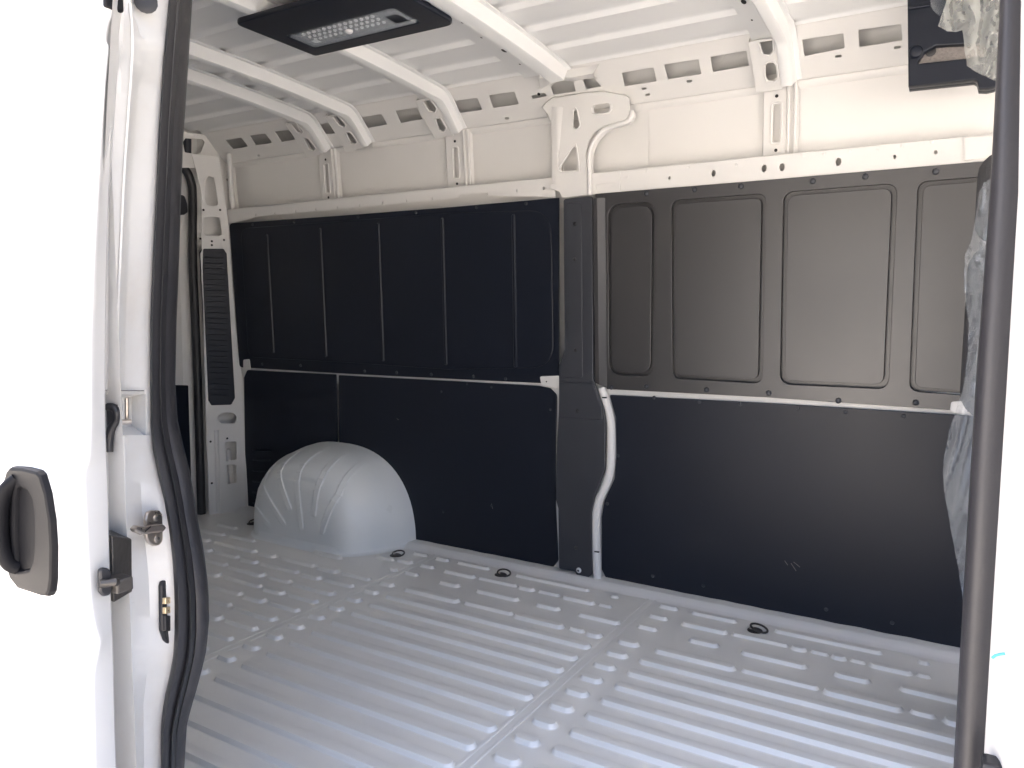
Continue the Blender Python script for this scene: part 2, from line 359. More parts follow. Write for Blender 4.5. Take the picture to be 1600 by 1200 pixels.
# ---- upper rear liner
ur_out = fillet(UPP.pxs([(358, 349), (530, 337), (700, 324), (873, 309), (873, 600), (700, 592), (540, 584), (374, 574)]), [.02, 0, 0, 0, 0, 0, 0, .02])
ur = sheet('upper_liner_board', UPP, ur_out, [], 0.008, 'liner2', van, 0.002)
sheet('raised_field', UPP, fillet(UPP.pxs([(377, 357), (530, 346), (700, 333), (862, 328), (866, 574), (700, 577), (540, 566), (389, 558)]), [.05, 0, 0, .10, .10, 0, 0, .05], 6), [], 0.006, 'liner2', ur, 0.003, proud=0.005)
UF = UPP.off(0.005)
for a, b in [((416, 366), (429, 552)), ((500, 356), (510, 558)), ((590, 348), (600, 565)), ((690, 340), (698, 571)), ((801, 334), (807, 575))]:
    p0, p1 = UF.px(*a), UF.px(*b); x = (p0[0] + p1[0]) / 2
    bead('stiffening_rib', UF, (x, p0[1]), (x, p1[1]), 0.018, 0.006, 'liner2', ur, 0.002)
rivets(UPP, [(395, 351), (460, 347), (560, 339), (650, 332), (745, 324), (822, 318), (570, 580), (620, 582), (674, 585), (740, 588), (790, 592), (470, 571), (410, 569)], 0.007, 0.005, 'trim', ur)
# seam down the rear board
bead('board_seam', UPP, (UPP.px(527, 345)[0], .05), (UPP.px(527, 345)[0], .66), 0.012, 0.003, 'liner2', ur, 0.002)
# ---- upper front liner: backing board, frame and four set-in fields
uf = sheet('moulded_liner_panel', UPP, fillet(UPP.pxs([(928, 303), (1200, 281), (1560, 250), (1560, 648), (1490, 641), (1200, 621), (948, 608), (944, 600)]), 0), [], 0.004, 'panel', van, 0.001, proud=-0.020)
uf['label'] = 'black moulded wall panel with four framed fields'
flds = [[(950, 320), (1025, 314), (1022, 589), (952, 585)], [(1049, 313), (1197, 302), (1191, 599), (1051, 591)], [(1224, 300), (1402, 286), (1388, 608), (1219, 600)], [(1434, 284), (1575, 273), (1565, 622), (1421, 611)]]
radii = [.05, .03, .035, .03]
hl = [fillet(UPP.pxs(f), r, 6) for f, r in zip(flds, radii)]
sheet('panel_frame', UPP, fillet(UPP.pxs([(930, 303), (1200, 281), (1560, 250), (1560, 648), (1490, 641), (1200, 621), (948, 608), (946, 600)]), 0), hl, 0.020, 'panel', uf, 0.0015, proud=0.002)
for f, r in zip(flds, radii):
    q = UPP.pxs(f); c = Vector((sum(a for a, b in q) / 4, sum(b for a, b in q) / 4)); q2 = []
    for a, b in q: q2.append((a - math.copysign(.0135, a - c.x), b - math.copysign(.0125, b - c.y)))
    sheet('set_in_field', UPP, fillet(q2, r * .8, 6), [], 0.018, 'panel', uf, 0.0015, proud=0.001)
rivets(UPP.off(.002), [(1010, 302), (1085, 296), (1158, 291), (1270, 283), (1352, 276), (1462, 268), (1010, 604), (1104, 609), (1201, 614), (1310, 626), (1431, 629), (955, 605)], 0.0095, 0.006, 'trim', uf)
# side return of the moulded panel against the pillar trim
loft('panel_return', [[UPP.at(*UPP.px(925, 312), .004), UPP.at(*UPP.px(931, 311), .022), UPP.at(*UPP.px(937, 310), .022), UPP.at(*UPP.px(946, 309), .003)], [UPP.at(*UPP.px(925, 595), .004), UPP.at(*UPP.px(934, 597), .022), UPP.at(*UPP.px(940, 600), .022), UPP.at(*UPP.px(949, 606), .003)]], 'panel', uf, 20)
# ---- C pillar trim (black plastic)
ct = sheet('pillar_trim', TRIM, fillet(TRIM.pxs([(880, 311), (925, 306), (927, 592), (929, 598), (944, 642), (946, 663), (945, 734), (929, 776), (924, 801), (925, 898), (918, 903), (901, 899), (897, 893), (873, 889), (872, 795), (868, 780), (870, 690), (873, 640), (873, 572), (882, 545)]), [.01, .01, 0, .02, .03, .03, .05, .05, .03, .02, .01, .01, .01, .01, .01, .02, 0, 0, .02, .03]), [], 0.012, 'trim', van, 0.003)
ct['label'] = 'charcoal plastic trim covering the middle pillar'
sheet('trim_step', TRIM, fillet(TRIM.pxs([(874, 597), (927, 598), (942, 640), (942, 657), (874, 652)]), .006), [], 0.008, 'trim', ct, 0.003, proud=0.005)
sheet('trim_pad', TRIM, fillet(TRIM.pxs([(886, 318), (909, 316), (911, 590), (877, 590), (877, 574), (887, 548)]), .01), [], 0.006, 'trim', ct, 0.0025, proud=0.004)
rivets(TRIM.off(.004), [(898, 350), (898, 405), (899, 547), (902, 642), (900, 856)], 0.007, 0.004, 'rubber', ct)
u, v = TRIM.px(904.5, 891); dome('trim_screw', TRIM.at(u, v, 0), TRIM.n, 0.0105, 0.006, 'wall', ct, 12); dome('trim_screw', TRIM.at(u, v, 0.005), TRIM.n, 0.0045, 0.003, 'dark', ct, 8)
# white tube-shaped flange of the blanked-off door opening
tp = [on_y(*p, 2.535) for p in [(940, 606), (944, 618), (952, 646), (955, 670), (955, 712), (952, 742), (944, 764), (936, 782), (932, 806), (932, 860), (934, 908)]]
tube('door_flange', smooth_path(tp, 5), 0.0165, 'wall', van, 12, up=(0, 1, 0))
sheet('door_flange_web', Plane((0, 2.563, 0), (1, 0, 0), (0, 0, 1)), Plane((0, 2.563, 0), (1, 0, 0), (0, 0, 1)).pxs([(922, 600), (962, 606), (972, 660), (970, 760), (950, 800), (950, 915), (870, 900), (862, 600)]), [], 0.004, 'wall', van)
for p in [(945, 621), (933, 862)]: 
    q = on_y(*p, 2.52); box('flange_slot', q - Vector((.011, .003, .003)), q + Vector((.008, .004, .002)), 'hole', van, .001)
for a, b in [((1236, 880), (1244, 892)), ((1240, 878), (1250, 886)), ((1226, 876), (1231, 883)), ((768, 787), (770, 795)), ((620, 654), (623, 656))]:
    u, v = LOW.px(*a); u2, v2 = LOW.px(*b)
    tube('scuff', [LOW.at(u, v, .0003), LOW.at(u2, v2, .0003)], .0011, 'felt', lf if a[0] > 940 else lm, 5)
# white tabs of the belt rail
for q in [[(843, 588), (874, 587), (875, 606), (846, 602)], [(380, 562), (389, 561), (391, 577), (380, 577)], [(1486, 628), (1510, 626), (1512, 648), (1484, 643)]]:
    t = sheet('rail_tab', UPP.off(.006), px_quad(UPP.off(.006), q, .008), [], 0.005, 'wall', van, .001)
u, v = UPP.px(855, 596); dome('tab_hole', UPP.at(u, v, .0065), UPP.n, .003, .001, 'hole', van, 8)

# ---- upper white rail
def rail(px0, px1, holes, name='upper_rail'):
    (xl, yt, yb), (xr, yt2, yb2) = px0, px1
    out = RAIL.pxs([(xl, yb), (xr, yb2), (xr, yt2), (xl, yt)])
    a, b = out[0][0], out[1][0]
    hs = []
    for hx, hy, r in holes:
        hs.append(circ(RAIL.px(hx, hy), r, 10, r * 1.5))
    o = sheet(name, RAIL, [(a, -.004), (b, -.004), (b, .069), (a, .069)], hs, 0.003, 'wall', van, 0.001)
    # folded top and return to the side skin
    loft('rail_top', [[(x, 2.509, 1.5005), (x, 2.511, 1.5035), (x, 2.516, 1.505), (x, 2.60, 1.503)] for x in (a, b)], 'wall', o, 60)
    loft('rail_fold', [[(x, 2.5085, 1.471), (x, 2.5065, 1.469), (x, 2.5055, 1.447), (x, 2.508, 1.436), (x, 2.511, 1.430)] for x in (a, b)], 'wall', o, 25) if False else None
    loft('rail_back', [[(x, 2.555, 1.42), (x, 2.555, 1.50)] for x in (a, b)], 'wall', o)
    return o
rl = rail((356, 328, 349), (868, 280, 308), [(400 + 0, 336, .004)] + [(x, 336 - (x - 400) * 0.0925, .004) for x in (430, 462, 494, 528, 562, 598, 636, 676, 718, 762, 808, 850)])
rr = rail((922, 273, 304), (1575, 209, 246), [(1046, 278, .004), (1115, 271, .007), (1194, 263, .008), (1222, 261, .008), (1310, 253, .008), (1398, 245, .004), (1462, 238, .004), (1552, 232, .01)])
for x in [(980, 277), (1010, 267), (1075, 262), (1150, 258), (1255, 243), (1288, 240), (1328, 236), (1372, 232), (1410, 227), (1456, 222)]:
    u, v = RAIL.px(*x); dome('spot_weld', RAIL.at(u, v, 0), RAIL.n, .006, .0012, 'wall', rr, 8)
# triangular opening beside the pillar
u0 = RAIL.pxs([(932, 289), (961, 285), (960, 289), (944, 300), (932, 301)])
sheet('rail_gusset', RAIL.off(.002), [RAIL.px(926, 285), RAIL.px(966, 281), RAIL.px(966, 303), RAIL.px(926, 306)], [], .002, 'wall', van, proud=-.035)
sheet('rail_gusset_face', RAIL.off(.004), RAIL.pxs([(922, 272), (970, 267), (970, 300), (922, 304)]), [fillet(u0, .003, 2)], .003, 'wall', van)
# front end cap of the rail
loft('rail_joint', [[RAIL.at(*RAIL.px(1507, y), .001 + d) for y, d in ((214, .0), (216, .003), (250, .003), (252, 0))], [RAIL.at(*RAIL.px(1575, y - 6), .001 + d) for y, d in ((214, .0), (216, .003), (250, .003), (252, 0))]], 'wall', rr, 20)

# ------------------------------------------------------------------ cant rail (45 degree) with rectangular openings
TOPV = 0.170; BOTV = -0.002
rects = {
 'e': [[(352.8, 218.8), (377, 214.6), (387.5, 229), (364, 232.8)], [(390, 212), (414.7, 208.4), (425, 222.9), (400, 227)], [(428.8, 206), (456, 202), (464.8, 216.9), (440, 221.6)]],
 'd': [[(493, 194.5), (522, 190.8), (530.5, 207), (501, 211)]],
 'c': [[(563.8, 183.8), (596, 178), (605, 194.5), (573, 200)], [(617.5, 173), (651, 168), (660, 186), (626, 192)]],
 'b': [[(707.5, 157.6), (745.6, 152.8), (753.4, 171.4), (716.4, 177)], [(763.5, 148.7), (803.3, 143), (810.6, 162.5), (770.8, 168.7)],
       [(830, 150), (851, 145), (855, 150), (832, 155)], [(860, 135.5), (876, 123), (896, 128), (900, 143), (865, 148)], [(910, 124), (927, 121), (940, 135), (916, 139.5)],
       [(971, 114), (1021, 105), (1026, 127), (976, 135)], [(1037.5, 101), (1091, 92.5), (1096, 115.5), (1044, 124)], [(1109.5, 89), (1166, 79), (1170, 103), (1114, 112.5)]],
 'a': [[(1253, 62), (1318, 52), (1320, 75), (1257, 88)], [(1341, 47), (1408, 37), (1410, 63), (1343, 74)], [(1434, 33), (1505, 22), (1507, 48), (1436, 59)]],
}
spans = {'e': (-3.20, -2.585), 'd': (-2.47, -2.40), 'c': (-2.28, -1.915), 'b': (-1.80, -0.60), 'a': (-0.515, 0.60)}
spans['d'] = (-2.475, -2.395)
smallh = {'e': [(404, 243)], 'd': [], 'c': [(531, 223)], 'b': [(792, 185), (1006, 138.5), (1077, 127), (1012, 148)], 'a': [(1310, 88), (1402, 74)]}
legs = {  # bow name: (flange x0, x1, ridge x0, x1, slots in px)
 5: (-2.625, -2.535, -2.54, -2.485, [[(453, 192), (462, 193), (473, 205), (470, 208), (464, 206)], [(475, 217), (482, 218), (492, 231), (489, 235), (483, 233)]]),
 4: (-2.385, -2.29, -2.295, -2.245, [[(519, 181), (527, 181), (539, 194), (537, 198), (530, 196)], [(541, 208), (548, 208), (557, 221), (554, 225), (548, 223)]]),
 3: (-1.90, -1.815, -1.82, -1.768, [[(660, 157), (671, 155), (681, 169), (678, 175), (670, 173)], [(681, 186), (688, 185), (696, 199), (693, 205), (686, 203)]]),
 1: (-0.62, -0.545, -0.555, -0.505, [[(1186, 61), (1206, 58), (1207, 80), (1202, 86), (1193, 85)], [(1196, 103), (1200, 99), (1208, 98), (1212, 103), (1214, 121), (1209, 126), (1200, 126), (1197, 121)]]),
}
# bay limits follow the legs
spans = {'e': (-3.20, -2.60), 'd': (-2.53, -2.36), 'c': (-2.26, -1.88), 'b': (-1.785, -0.60), 'a': (-0.515, 0.60)}
for k, (a, b) in spans.items():
    hs = [px_quad(CANT, q, .004) for q in rects[k]]
    hs = [h for h in hs if min(p[0] for p in h) > a + .004 and max(p[0] for p in h) < b - .004]
    for p in smallh[k]: c = CANT.px(*p); hs.append(rect(c, .009, .004, .003, 2))
    hs = [h for h in hs if min(p[1] for p in h) > BOTV + .004 and max(p[1] for p in h) < TOPV - .004]
    o = sheet('cant_rail', CANT, [(a, BOTV), (b, BOTV), (b, TOPV), (a, TOPV)], hs, 0.0025, 'wall', van, 0.0008)
    loft('cant_lip', [[CANT.at(x, BOTV + .001, -.0005), CANT.at(x, BOTV - .006, -.003), CANT.at(x, BOTV - .010, -.010), Vector((x, 2.566, 1.722)), Vector((x, 2.578, 1.712))] for x in (a, b)], 'wall', o, 60)
# small section between bows four and five keeps its own opening
hs = [px_quad(CANT, [(493, 194.5), (522, 190.8), (530.5, 207), (501, 211)], .004)]
sheet('cant_rail', CANT, [(-2.465, BOTV), (-2.395, BOTV), (-2.395, TOPV), (-2.465, TOPV)], [h for h in hs if min(p[0] for p in h) > -2.46 and max(p[0] for p in h) < -2.40], 0.0025, 'wall', van, .0008) if False else None

# ------------------------------------------------------------------ roof
lands = []
chan_w = 0.060
ch_y = [2.435 - 0.1545 * k for k in range(11)]            # far facets of the roof channels
def land(y0, y1):
    lands.append((y0, y1))
edges = [2.50]
vs = []; fs = []
roofroot = None
X0, X1 = -3.22, 0.62
prev = 2.47
strips = []
for yf in ch_y:
    strips.append((prev, yf)); prev = yf - chan_w
strips.append((prev, 0.80))
for (ya, yb) in strips:
    n = 4
    for i in range(n + 1):
        y = ya + (yb - ya) * i / n
        for x in (X0, X1): vs.append((x, y, roof_z(y)))
    b0 = len(vs) - 2 * (n + 1)
    for i in range(n): fs.append((b0 + 2 * i, b0 + 2 * i + 1, b0 + 2 * i + 3, b0 + 2 * i + 2))
roof = mesh('roof_panel', vs, fs, 'roof', van, 60)
roof['label'] = 'underside of the white ribbed steel roof'
for yf in ch_y:
    h = 0.014
    pr = [(yf + .001, -0.0002), (yf - .002, .002), (yf - .009, h - .002), (yf - .011, h), (yf - chan_w + .011, h), (yf - chan_w + .009, h - .002), (yf - chan_w + .002, .002), (yf - chan_w - .001, -.0002)]
    loft('roof_channel', [[(x, y, roof_z(y) + dz) for y, dz in pr] for x in (X0, X1)], 'roof', roof, 50)
loft('outer_roof', [[(x, y, roof_z(y) + 0.05) for y in (0.70, 1.0, 1.4, 1.8, 2.2, 2.55)] for x in (-3.42, 1.4)], 'ext', van, 60)

def roof_path(y0=0.86):
    pts = []
    y = y0
    while y < 2.395: pts.append((y, roof_z(y))); y += 0.06
    pts += [(2.405, roof_z(2.405)), (2.425, 1.849), (2.440, 1.841), (2.455, 1.829), (2.475, 1.810), (2.51, 1.775), (2.535, 1.750), (2.548, 1.737)]
    return pts
def bow(num, f0, f1, r0, r1, slots, rh=0.045, tail=None):
    rp = [p for p in roof_path() if not tail or p[0] < tail]
    rows = []
    nrm = []
    for i in range(len(rp)):
        a = rp[max(0, i - 1)]; b = rp[min(len(rp) - 1, i + 1)]; d = Vector((b[0] - a[0], b[1] - a[1])).normalized()
        nrm.append(Vector((d.y, -d.x)))
    # ridge: hat section swept over roof and down the cant rail
    for i, (y, z) in enumerate(rp):
        h = rh if y < 2.39 else max(0.034, rh - (y - 2.39) * 0.12)
        def P(x, dn): q = Vector((y, z)) + nrm[i] * dn; return Vector((x, q.x, q.y))
        rows.append([P(r0 - .004, .004), P(r0 + .002, .005), P(r0 + .010, h * .9), P(r0 + .015, h), P(r1 - .012, h), P(r1 - .006, h * .93), P(r1, .010), P(r1 + .002, .004), P(r1 + .016, .003), P(r1 + .017, .0005)])
    o = loft('roof_bow', rows, 'roof', van, 35)
    # flat flange with holes on the roof
    fp = Plane((0, 2.10, roof_z(2.10) - .0045), (1, 0, 0), (0, -1, (roof_z(1.85) - roof_z(2.35)) / .5))
    rws = []
    for i, (y, z) in enumerate(rp):
        if y > 2.45: break
        def P(x, dn): q = Vector((y, z)) + nrm[i] * dn; return Vector((x, q.x, q.y))
        rws.append([P(f0, .0005), P(f0 + .001, .004), P(r0 + .002, .005)])
    loft('bow_flange', rws, 'roof', o, 35)
    for i, y in enumerate([2.32, 2.2, 2.08, 1.96, 1.8, 1.66, 1.5]):
        xx = f0 + (r0 - f0) * (.55 if i % 2 else .45); zz = roof_z(y)
        rr_ = [.004, .010, .004, .0045, .011, .004, .010][i]
        q = [(xx + a, y + b) for a, b in circ((0, 0), rr_ * .7, 10, rr_ * 1.5)]
        mesh('bow_hole', [(a, b, roof_z(b) - .0062) for a, b in q], [tuple(range(10))], 'hole', o)
    # leg on the cant rail with slots
    if slots:
        LP = CANT.off(.026)
        sl = [fillet(LP.pxs(q), .006, 3) for q in slots]
        lo = f0 - .004; hi = r0 + .012
        sl = [[(min(max(a, lo + .006), hi - .006), min(max(b, -.0), .150)) for a, b in s] for s in sl]
        lg = sheet('bow_leg', LP, [(lo, -.012), (hi, -.012), (hi, .158), (lo, .158)], sl, .003, 'wall', o, .001)
        loft('leg_side', [[CANT.at(lo, v, .0), CANT.at(lo, v, .026)] for v in (-.012, .158)], 'wall', lg)
        for s in sl:
            c = Vector((sum(p[0] for p in s) / len(s), sum(p[1] for p in s) / len(s)))
            ring = [LP.at(p[0] + (p[0] - c.x) * .22, p[1] + (p[1] - c.y) * .16, .0005) for p in s]; ring.append(ring[0])
            tube('slot_rim', ring, .003, 'wall', lg, 6, cap=False)
    return o
for num in (1, 3, 4, 5): bow(num, *legs[num])
b2 = bow(2, -1.42, -1.31, -1.318, -1.245, None, 0.048, 2.43)
# corner gusset of the middle bow (bright rounded brace)
gp = [(-1.325, 2.405, 1.812), (-1.24, 2.43, 1.800), (-1.16, 2.455, 1.800), (-1.10, 2.452, 1.815)]
G = []
for t, (px_, w_) in enumerate([((858, 113), 0), ((866, 107), 0), ((885, 108), 0), ((905, 107), 0), ((930, 101), 0), ((940, 102), 0)]): pass
gt = [CANT.at(*CANT.px(*p), .028) for p in [(846, 116), (862, 113), (878, 115), (896, 114), (915, 111), (930, 108)]]
gb = [CANT.at(*CANT.px(*p), .016) for p in [(846, 132), (862, 122), (878, 122), (896, 122), (915, 119), (932, 117)]]
gl = [CANT.at(*CANT.px(*p), .001) for p in [(842, 140), (858, 132), (876, 124), (896, 127), (915, 123), (936, 122)]]
gu = [CANT.at(*CANT.px(*p), .004) + Vector((0, 0, .0)) for p in [(846, 104), (868, 104), (882, 106.5), (900, 106), (917, 103), (938, 98)]]
loft('bow_gusset', [gu, gt, gb, gl], 'wall', b2, 60)

# ---- feet of the bows on the side skin
def foot(px_l, px_r, yt, yb, slot, ridge=True):
    FP = Plane((0, 2.572, 1.5), (1, 0, 0), (0, -.022, .24))
    a = FP.px(px_l, yb)[0]; b = FP.px(px_r, yb)[0]
    vt = .232
    o_ = rect(((FP.px(*slot[0])[0] + FP.px(*slot[1])[0]) / 2, (FP.px(*slot[0])[1] + FP.px(*slot[1])[1]) / 2), slot[2], abs(FP.px(*slot[0])[1] - FP.px(*slot[1])[1]) / 2, slot[2] * .98, 5)
    ft = sheet('bow_foot', FP, [(a, -.01), (b, -.01), (b, vt), (a, vt)], [o_], .003, 'wall', van, .001)
    c = Vector((sum(p[0] for p in o_) / len(o_), sum(p[1] for p in o_) / len(o_)))
    ring = [FP.at(p[0] + math.copysign(.006, p[0] - c.x), p[1] + (p[1] - c.y) * .09, .001) for p in o_]; ring.append(ring[0])
    tube('slot_rim', ring, .0035, 'wall', ft, 6, cap=False)
    for dx, hh in ((b + .006, .010), (b + .026, .006)):
        tube('foot_ridge', [FP.at(dx, -.008, hh * .2), FP.at(dx, .02, hh * .3), FP.at(dx, vt - .03, hh * .3), FP.at(dx - .002, vt, hh * .3)], .006, 'wall', ft, 8)
    loft('foot_side', [[FP.at(b, v, 0), FP.at(b + .034, v, -.018)] for v in (-.01, vt)], 'wall', ft)
    loft('foot_side', [[FP.at(a, v, 0), FP.at(a - .006, v, -.022)] for v in (-.01, vt)], 'wall', ft)
    for p in (c + Vector((0, .083)), c + Vector((0, -.083))):
        if -.005 < p.y < vt: dome('foot_hole', FP.at(p.x, p.y, .0005), FP.n, .0055, .0008, 'hole', ft, 8)
    return ft
foot(1192, 1228, 140, 243, ((1213, 163), (1213, 222), .010))
foot(700, 727, 215, 290, ((709, 232), (716, 276), .009))
foot(503, 522, 240, 305, ((508, 258), (514, 300), .009))
# rear corner foot
foot(349, 362, 255, 330, ((357, 297), (359, 318), .007))

# ---- C pillar, white upper part with openings
def z3(l): return [(820 + a / 5.455, 90 + b / 5.455) for a, b in l]
out = z3([(225, 560), (240, 1020), (215, 1080), (225, 1120), (290, 1140), (320, 1195), (545, 1170), (530, 1000), (520, 820), (545, 710), (600, 630), (700, 575), (830, 550), (875, 510), (895, 470), (890, 345), (860, 325), (660, 290), (520, 300), (430, 315), (240, 345), (180, 385), (150, 430), (195, 480)])
hol = [z3([(415, 460), (432, 440), (445, 460), (465, 570), (450, 600), (430, 603), (412, 590)]), z3([(585, 430), (600, 405), (700, 393), (722, 405), (725, 440), (710, 466), (610, 480), (588, 465)]), z3([(410, 765), (425, 752), (432, 780), (450, 940), (445, 958), (330, 968), (308, 955), (305, 935)])]
cp = sheet('middle_pillar', CPIL, CPIL.pxs(out), [CPIL.pxs(h) for h in hol], .004, 'wall', van, .0015)
cp['label'] = 'white pressed steel pillar head with three cut openings'
for h in hol:
    q = CPIL.pxs(h); c = Vector((sum(p[0] for p in q) / len(q), sum(p[1] for p in q) / len(q)))
    ring = [CPIL.at(p[0] + (p[0] - c.x) * .25, p[1] + (p[1] - c.y) * .12, .0003) for p in q]; ring.append(ring[0])
    tube('opening_rim', ring, .0028, 'wall', cp, 6, cap=False)
ft = [CPIL.at(*CPIL.px(*p), .0) for p in z3([(553, 1172), (552, 1000), (548, 870), (562, 780), (605, 692), (685, 610), (790, 572), (870, 545), (905, 505), (912, 455)])]
tube('pillar_flange', smooth_path(ft, 5), .0085, 'wall', cp, 10)
fw = smooth_path([CPIL.px(*p) + (0,) for p in z3([(553, 1172), (552, 1000), (548, 870), (562, 780), (605, 692), (685, 610), (790, 572), (870, 545), (905, 505), (912, 455)])], 5)
loft('pillar_side', [[CPIL.at(p.x, p.y, -.002) for p in fw], [CPIL.at(p.x + .003, p.y - .003, -.028) for p in fw]], 'wall', cp, 60)
lw_ = [CPIL.px(*p) for p in z3([(180, 470), (225, 560), (240, 1020), (215, 1080)])]
loft('pillar_side', [[CPIL.at(p[0], p[1], -.002) for p in lw_], [CPIL.at(p[0] - .004, p[1], -.09) for p in lw_]], 'wall', cp, 60)
top_ = z3([(150, 430), (180, 385), (240, 345), (430, 315), (520, 300), (660, 290), (860, 325), (890, 345)])
loft('pillar_head', [[CPIL.at(*CPIL.px(*p), -.001) for p in top_], [CANT.at(*CANT.px(p[0], p[1] - 1.5), .0015) for p in top_]], 'wall', cp, 60)
loft('pillar_swage', [[CPIL.at(*CPIL.px(*p), d) for p, d in zip(z3([(230, y), (262, y), (285, y), (330 - (y - 400) * .09, y)]), (.0003, .005, .005, .0003))] for y in (420, 600, 800, 1000, 1080)], 'wall', cp, 25)
dome('clip_hole', CANT.at(*CANT.px(842, 147), .001), CANT.n, .006, .001, 'hole', van, 8)
# back wall of the pillar box
mesh('pillar_back', [(-1.36, 2.585, 1.40), (-1.0, 2.585, 1.40), (-1.0, 2.575, 1.72), (-1.36, 2.575, 1.72)], [(0, 1, 2, 3)], 'wall', cp)

# ---- dome lamp on the roof
LZ = 1.830
LM = Plane((0, 0, LZ), (1, 0, 0), (0, -1, 0))
lamp = sheet('lamp_panel', LM, fillet([(-1.868, -1.85), (-1.312, -1.858), (-1.31, -1.53), (-1.868, -1.53)], [.015, .04, .03, .03], 6), [rect((-1.60, -1.732), .208, .058, .012)], .016, 'liner2', van, .005)
lamp['label'] = 'black overhead panel carrying the load bay lamp'
ln = sheet('lamp_lens', LM, rect((-1.60, -1.732), .203, .054, .012), [fillet([(-1.46, -1.770), (-1.41, -1.770), (-1.41, -1.707), (-1.46, -1.707)], .006)], .006, 'lens', lamp, .002, proud=.002)
mesh('lamp_reflector', [(-1.81, 1.67, LZ + .014), (-1.39, 1.67, LZ + .014), (-1.39, 1.795, LZ + .014), (-1.81, 1.795, LZ + .014)], [(0, 1, 2, 3)], 'trim', lamp)
for i in range(14):
    for j in range(3): dome('lamp_diode', (-1.77 + i * .021, 1.707 + j * .024, LZ + .010), (0, 0, -1), .0055, .005, 'roof', lamp, 6)
dome('lamp_button', (-1.61, 1.732, LZ - .002), (0, 0, -1), .011, .008, 'wall', lamp, 12)

# ------------------------------------------------------------------ wheel arch
AX = -2.44
def arch_contour(a, h, y, cx, n=40, e=2.45):
    pts = []
    for k in range(n + 1):
        t = math.pi * k / n; c = math.cos(t); s = math.sin(t)
        x = cx + a * math.copysign(abs(c) ** (2 / e), c); z = h * abs(s) ** (2 / e)
        pts.append(Vector((x, y, z)))
    return pts
stations = [(2.250, .16, .19), (2.252, .215, .252), (2.257, .250, .287), (2.266, .275, .314), (2.280, .296, .336), (2.300, .315, .354), (2.33, .336, .370), (2.37, .357, .384), (2.42, .382, .396), (2.50, .408, .408), (2.57, .42, .412)]
AE = 2.45
def arch_y(x, z):
    pv = None
    for y, a, h in stations:
        F = (abs(x - AX) / a) ** AE + (max(z, 0) / h) ** AE
        if F <= 1:
            if pv is None: return y
            t = (pv[1] - 1) / (pv[1] - F); return pv[0] + (y - pv[0]) * t
        pv = (y, F)
    return stations[-1][0]
rows = [arch_contour(a, h, y + .0, AX - (y - 2.26) * .0) for y, a, h in stations]
# lower edge flares into the floor
rows2 = []
for r in rows:
    rows2.append([Vector((p.x, p.y, p.z)) for p in r])
arch = loft('wheel_arch', rows2, 'arch', van, 70)
arch['label'] = 'rounded grey wheel housing with fanned pressed ribs'
mesh('arch_face', [rows2[0][i] for i in range(41)], [tuple(range(41))], 'arch', arch)
fl_ = [[p + Vector(((p.x - AX) * .06, -.012 if abs(p.x - AX) < .3 else 0, 0)) for p in []]]
base = [(AX - .43, 2.575), (AX - .405, 2.46), (AX - .362, 2.36), (AX - .318, 2.295), (AX - .262, 2.255), (AX - .18, 2.238), (AX + .18, 2.238), (AX + .262, 2.255), (AX + .318, 2.295), (AX + .362, 2.36), (AX + .405, 2.46), (AX + .43, 2.575)]
bs = smooth_path([(x, y, 0) for x, y in base], 4); cen = Vector((AX, 2.5, 0))
loft('arch_skirt', [[p + (p - cen).normalized() * .010 + Vector((0, 0, .0012)) for p in bs], [p + Vector((0, 0, .004)) for p in bs], [p - (p - cen).normalized() * .010 + Vector((0, 0, .014)) for p in bs], [p - (p - cen).normalized() * .018 + Vector((0, 0, .045)) for p in bs], [p - (p - cen).normalized() * .030 + Vector((0, 0, .10)) for p in bs]], 'arch', arch, 80)
def arch_rib(face, xw, wd=.030):
    """rib running up the face (photo points), over the shoulder, then in towards the wall"""
    fp = [on_y(260 + a / 4, 550 + b / 4, 2.255) for a, b in face]
    top = on_y(260 + face[1][0] / 4, 550 + face[1][1] / 4, 2.29)
    path = []
    for t in (0, .04, .1, .25, .45, .65, .85, 1):
        q = fp[0].lerp(top, t); q.y = arch_y(q.x, q.z); path.append(q)
    x0 = path[-1].x; ystart = path[-1].y
    for k in range(1, 9):
        y = ystart + (2.47 - ystart) * k / 8; f = k / 8; x = x0 + (xw - x0) * f
        for (ya, aa, ha), (yb, ab, hb) in zip(stations, stations[1:]):
            if ya <= y <= yb:
                t = (y - ya) / (yb - ya); a_, h_ = aa + (ab - aa) * t, ha + (hb - ha) * t
        r = abs((x - AX) / a_)
        if r >= .97: break
        path.append(Vector((x, y, h_ * (1 - r ** AE) ** (1 / AE))))
    def N(p):
        e_ = .004
        gx = arch_y(p.x + e_, p.z) - arch_y(p.x - e_, p.z); gz = arch_y(p.x, p.z + e_) - arch_y(p.x, p.z - e_)
        n1 = Vector((gx / (2 * e_), -1, gz / (2 * e_))).normalized()
        return n1
    rows = []; L = len(path)
    for i, p in enumerate(path):
        d = (path[min(i + 1, L - 1)] - path[max(i - 1, 0)]).normalized()
        nr = N(p); sd_ = d.cross(nr).normalized(); nr = sd_.cross(d).normalized()
        hh = .0036 * min(1, i / 2) * max(0, min(1, (L - 1 - i) / 4))
        w2 = wd / 2 * (0.5 if i == 0 else (.85 if i == 1 else 1))
        lift = .0014 if i < L - 3 else (.0006 if i < L - 1 else -.002)
        rows.append([p + sd_ * (w2 * q) + nr * (z * hh + lift) for q, z in ((-1.3, -.3), (-1, .0), (-.72, 1), (.72, 1), (1, .0), (1.3, -.3))])
    loft('arch_rib', rows, 'arch', arch, 12)
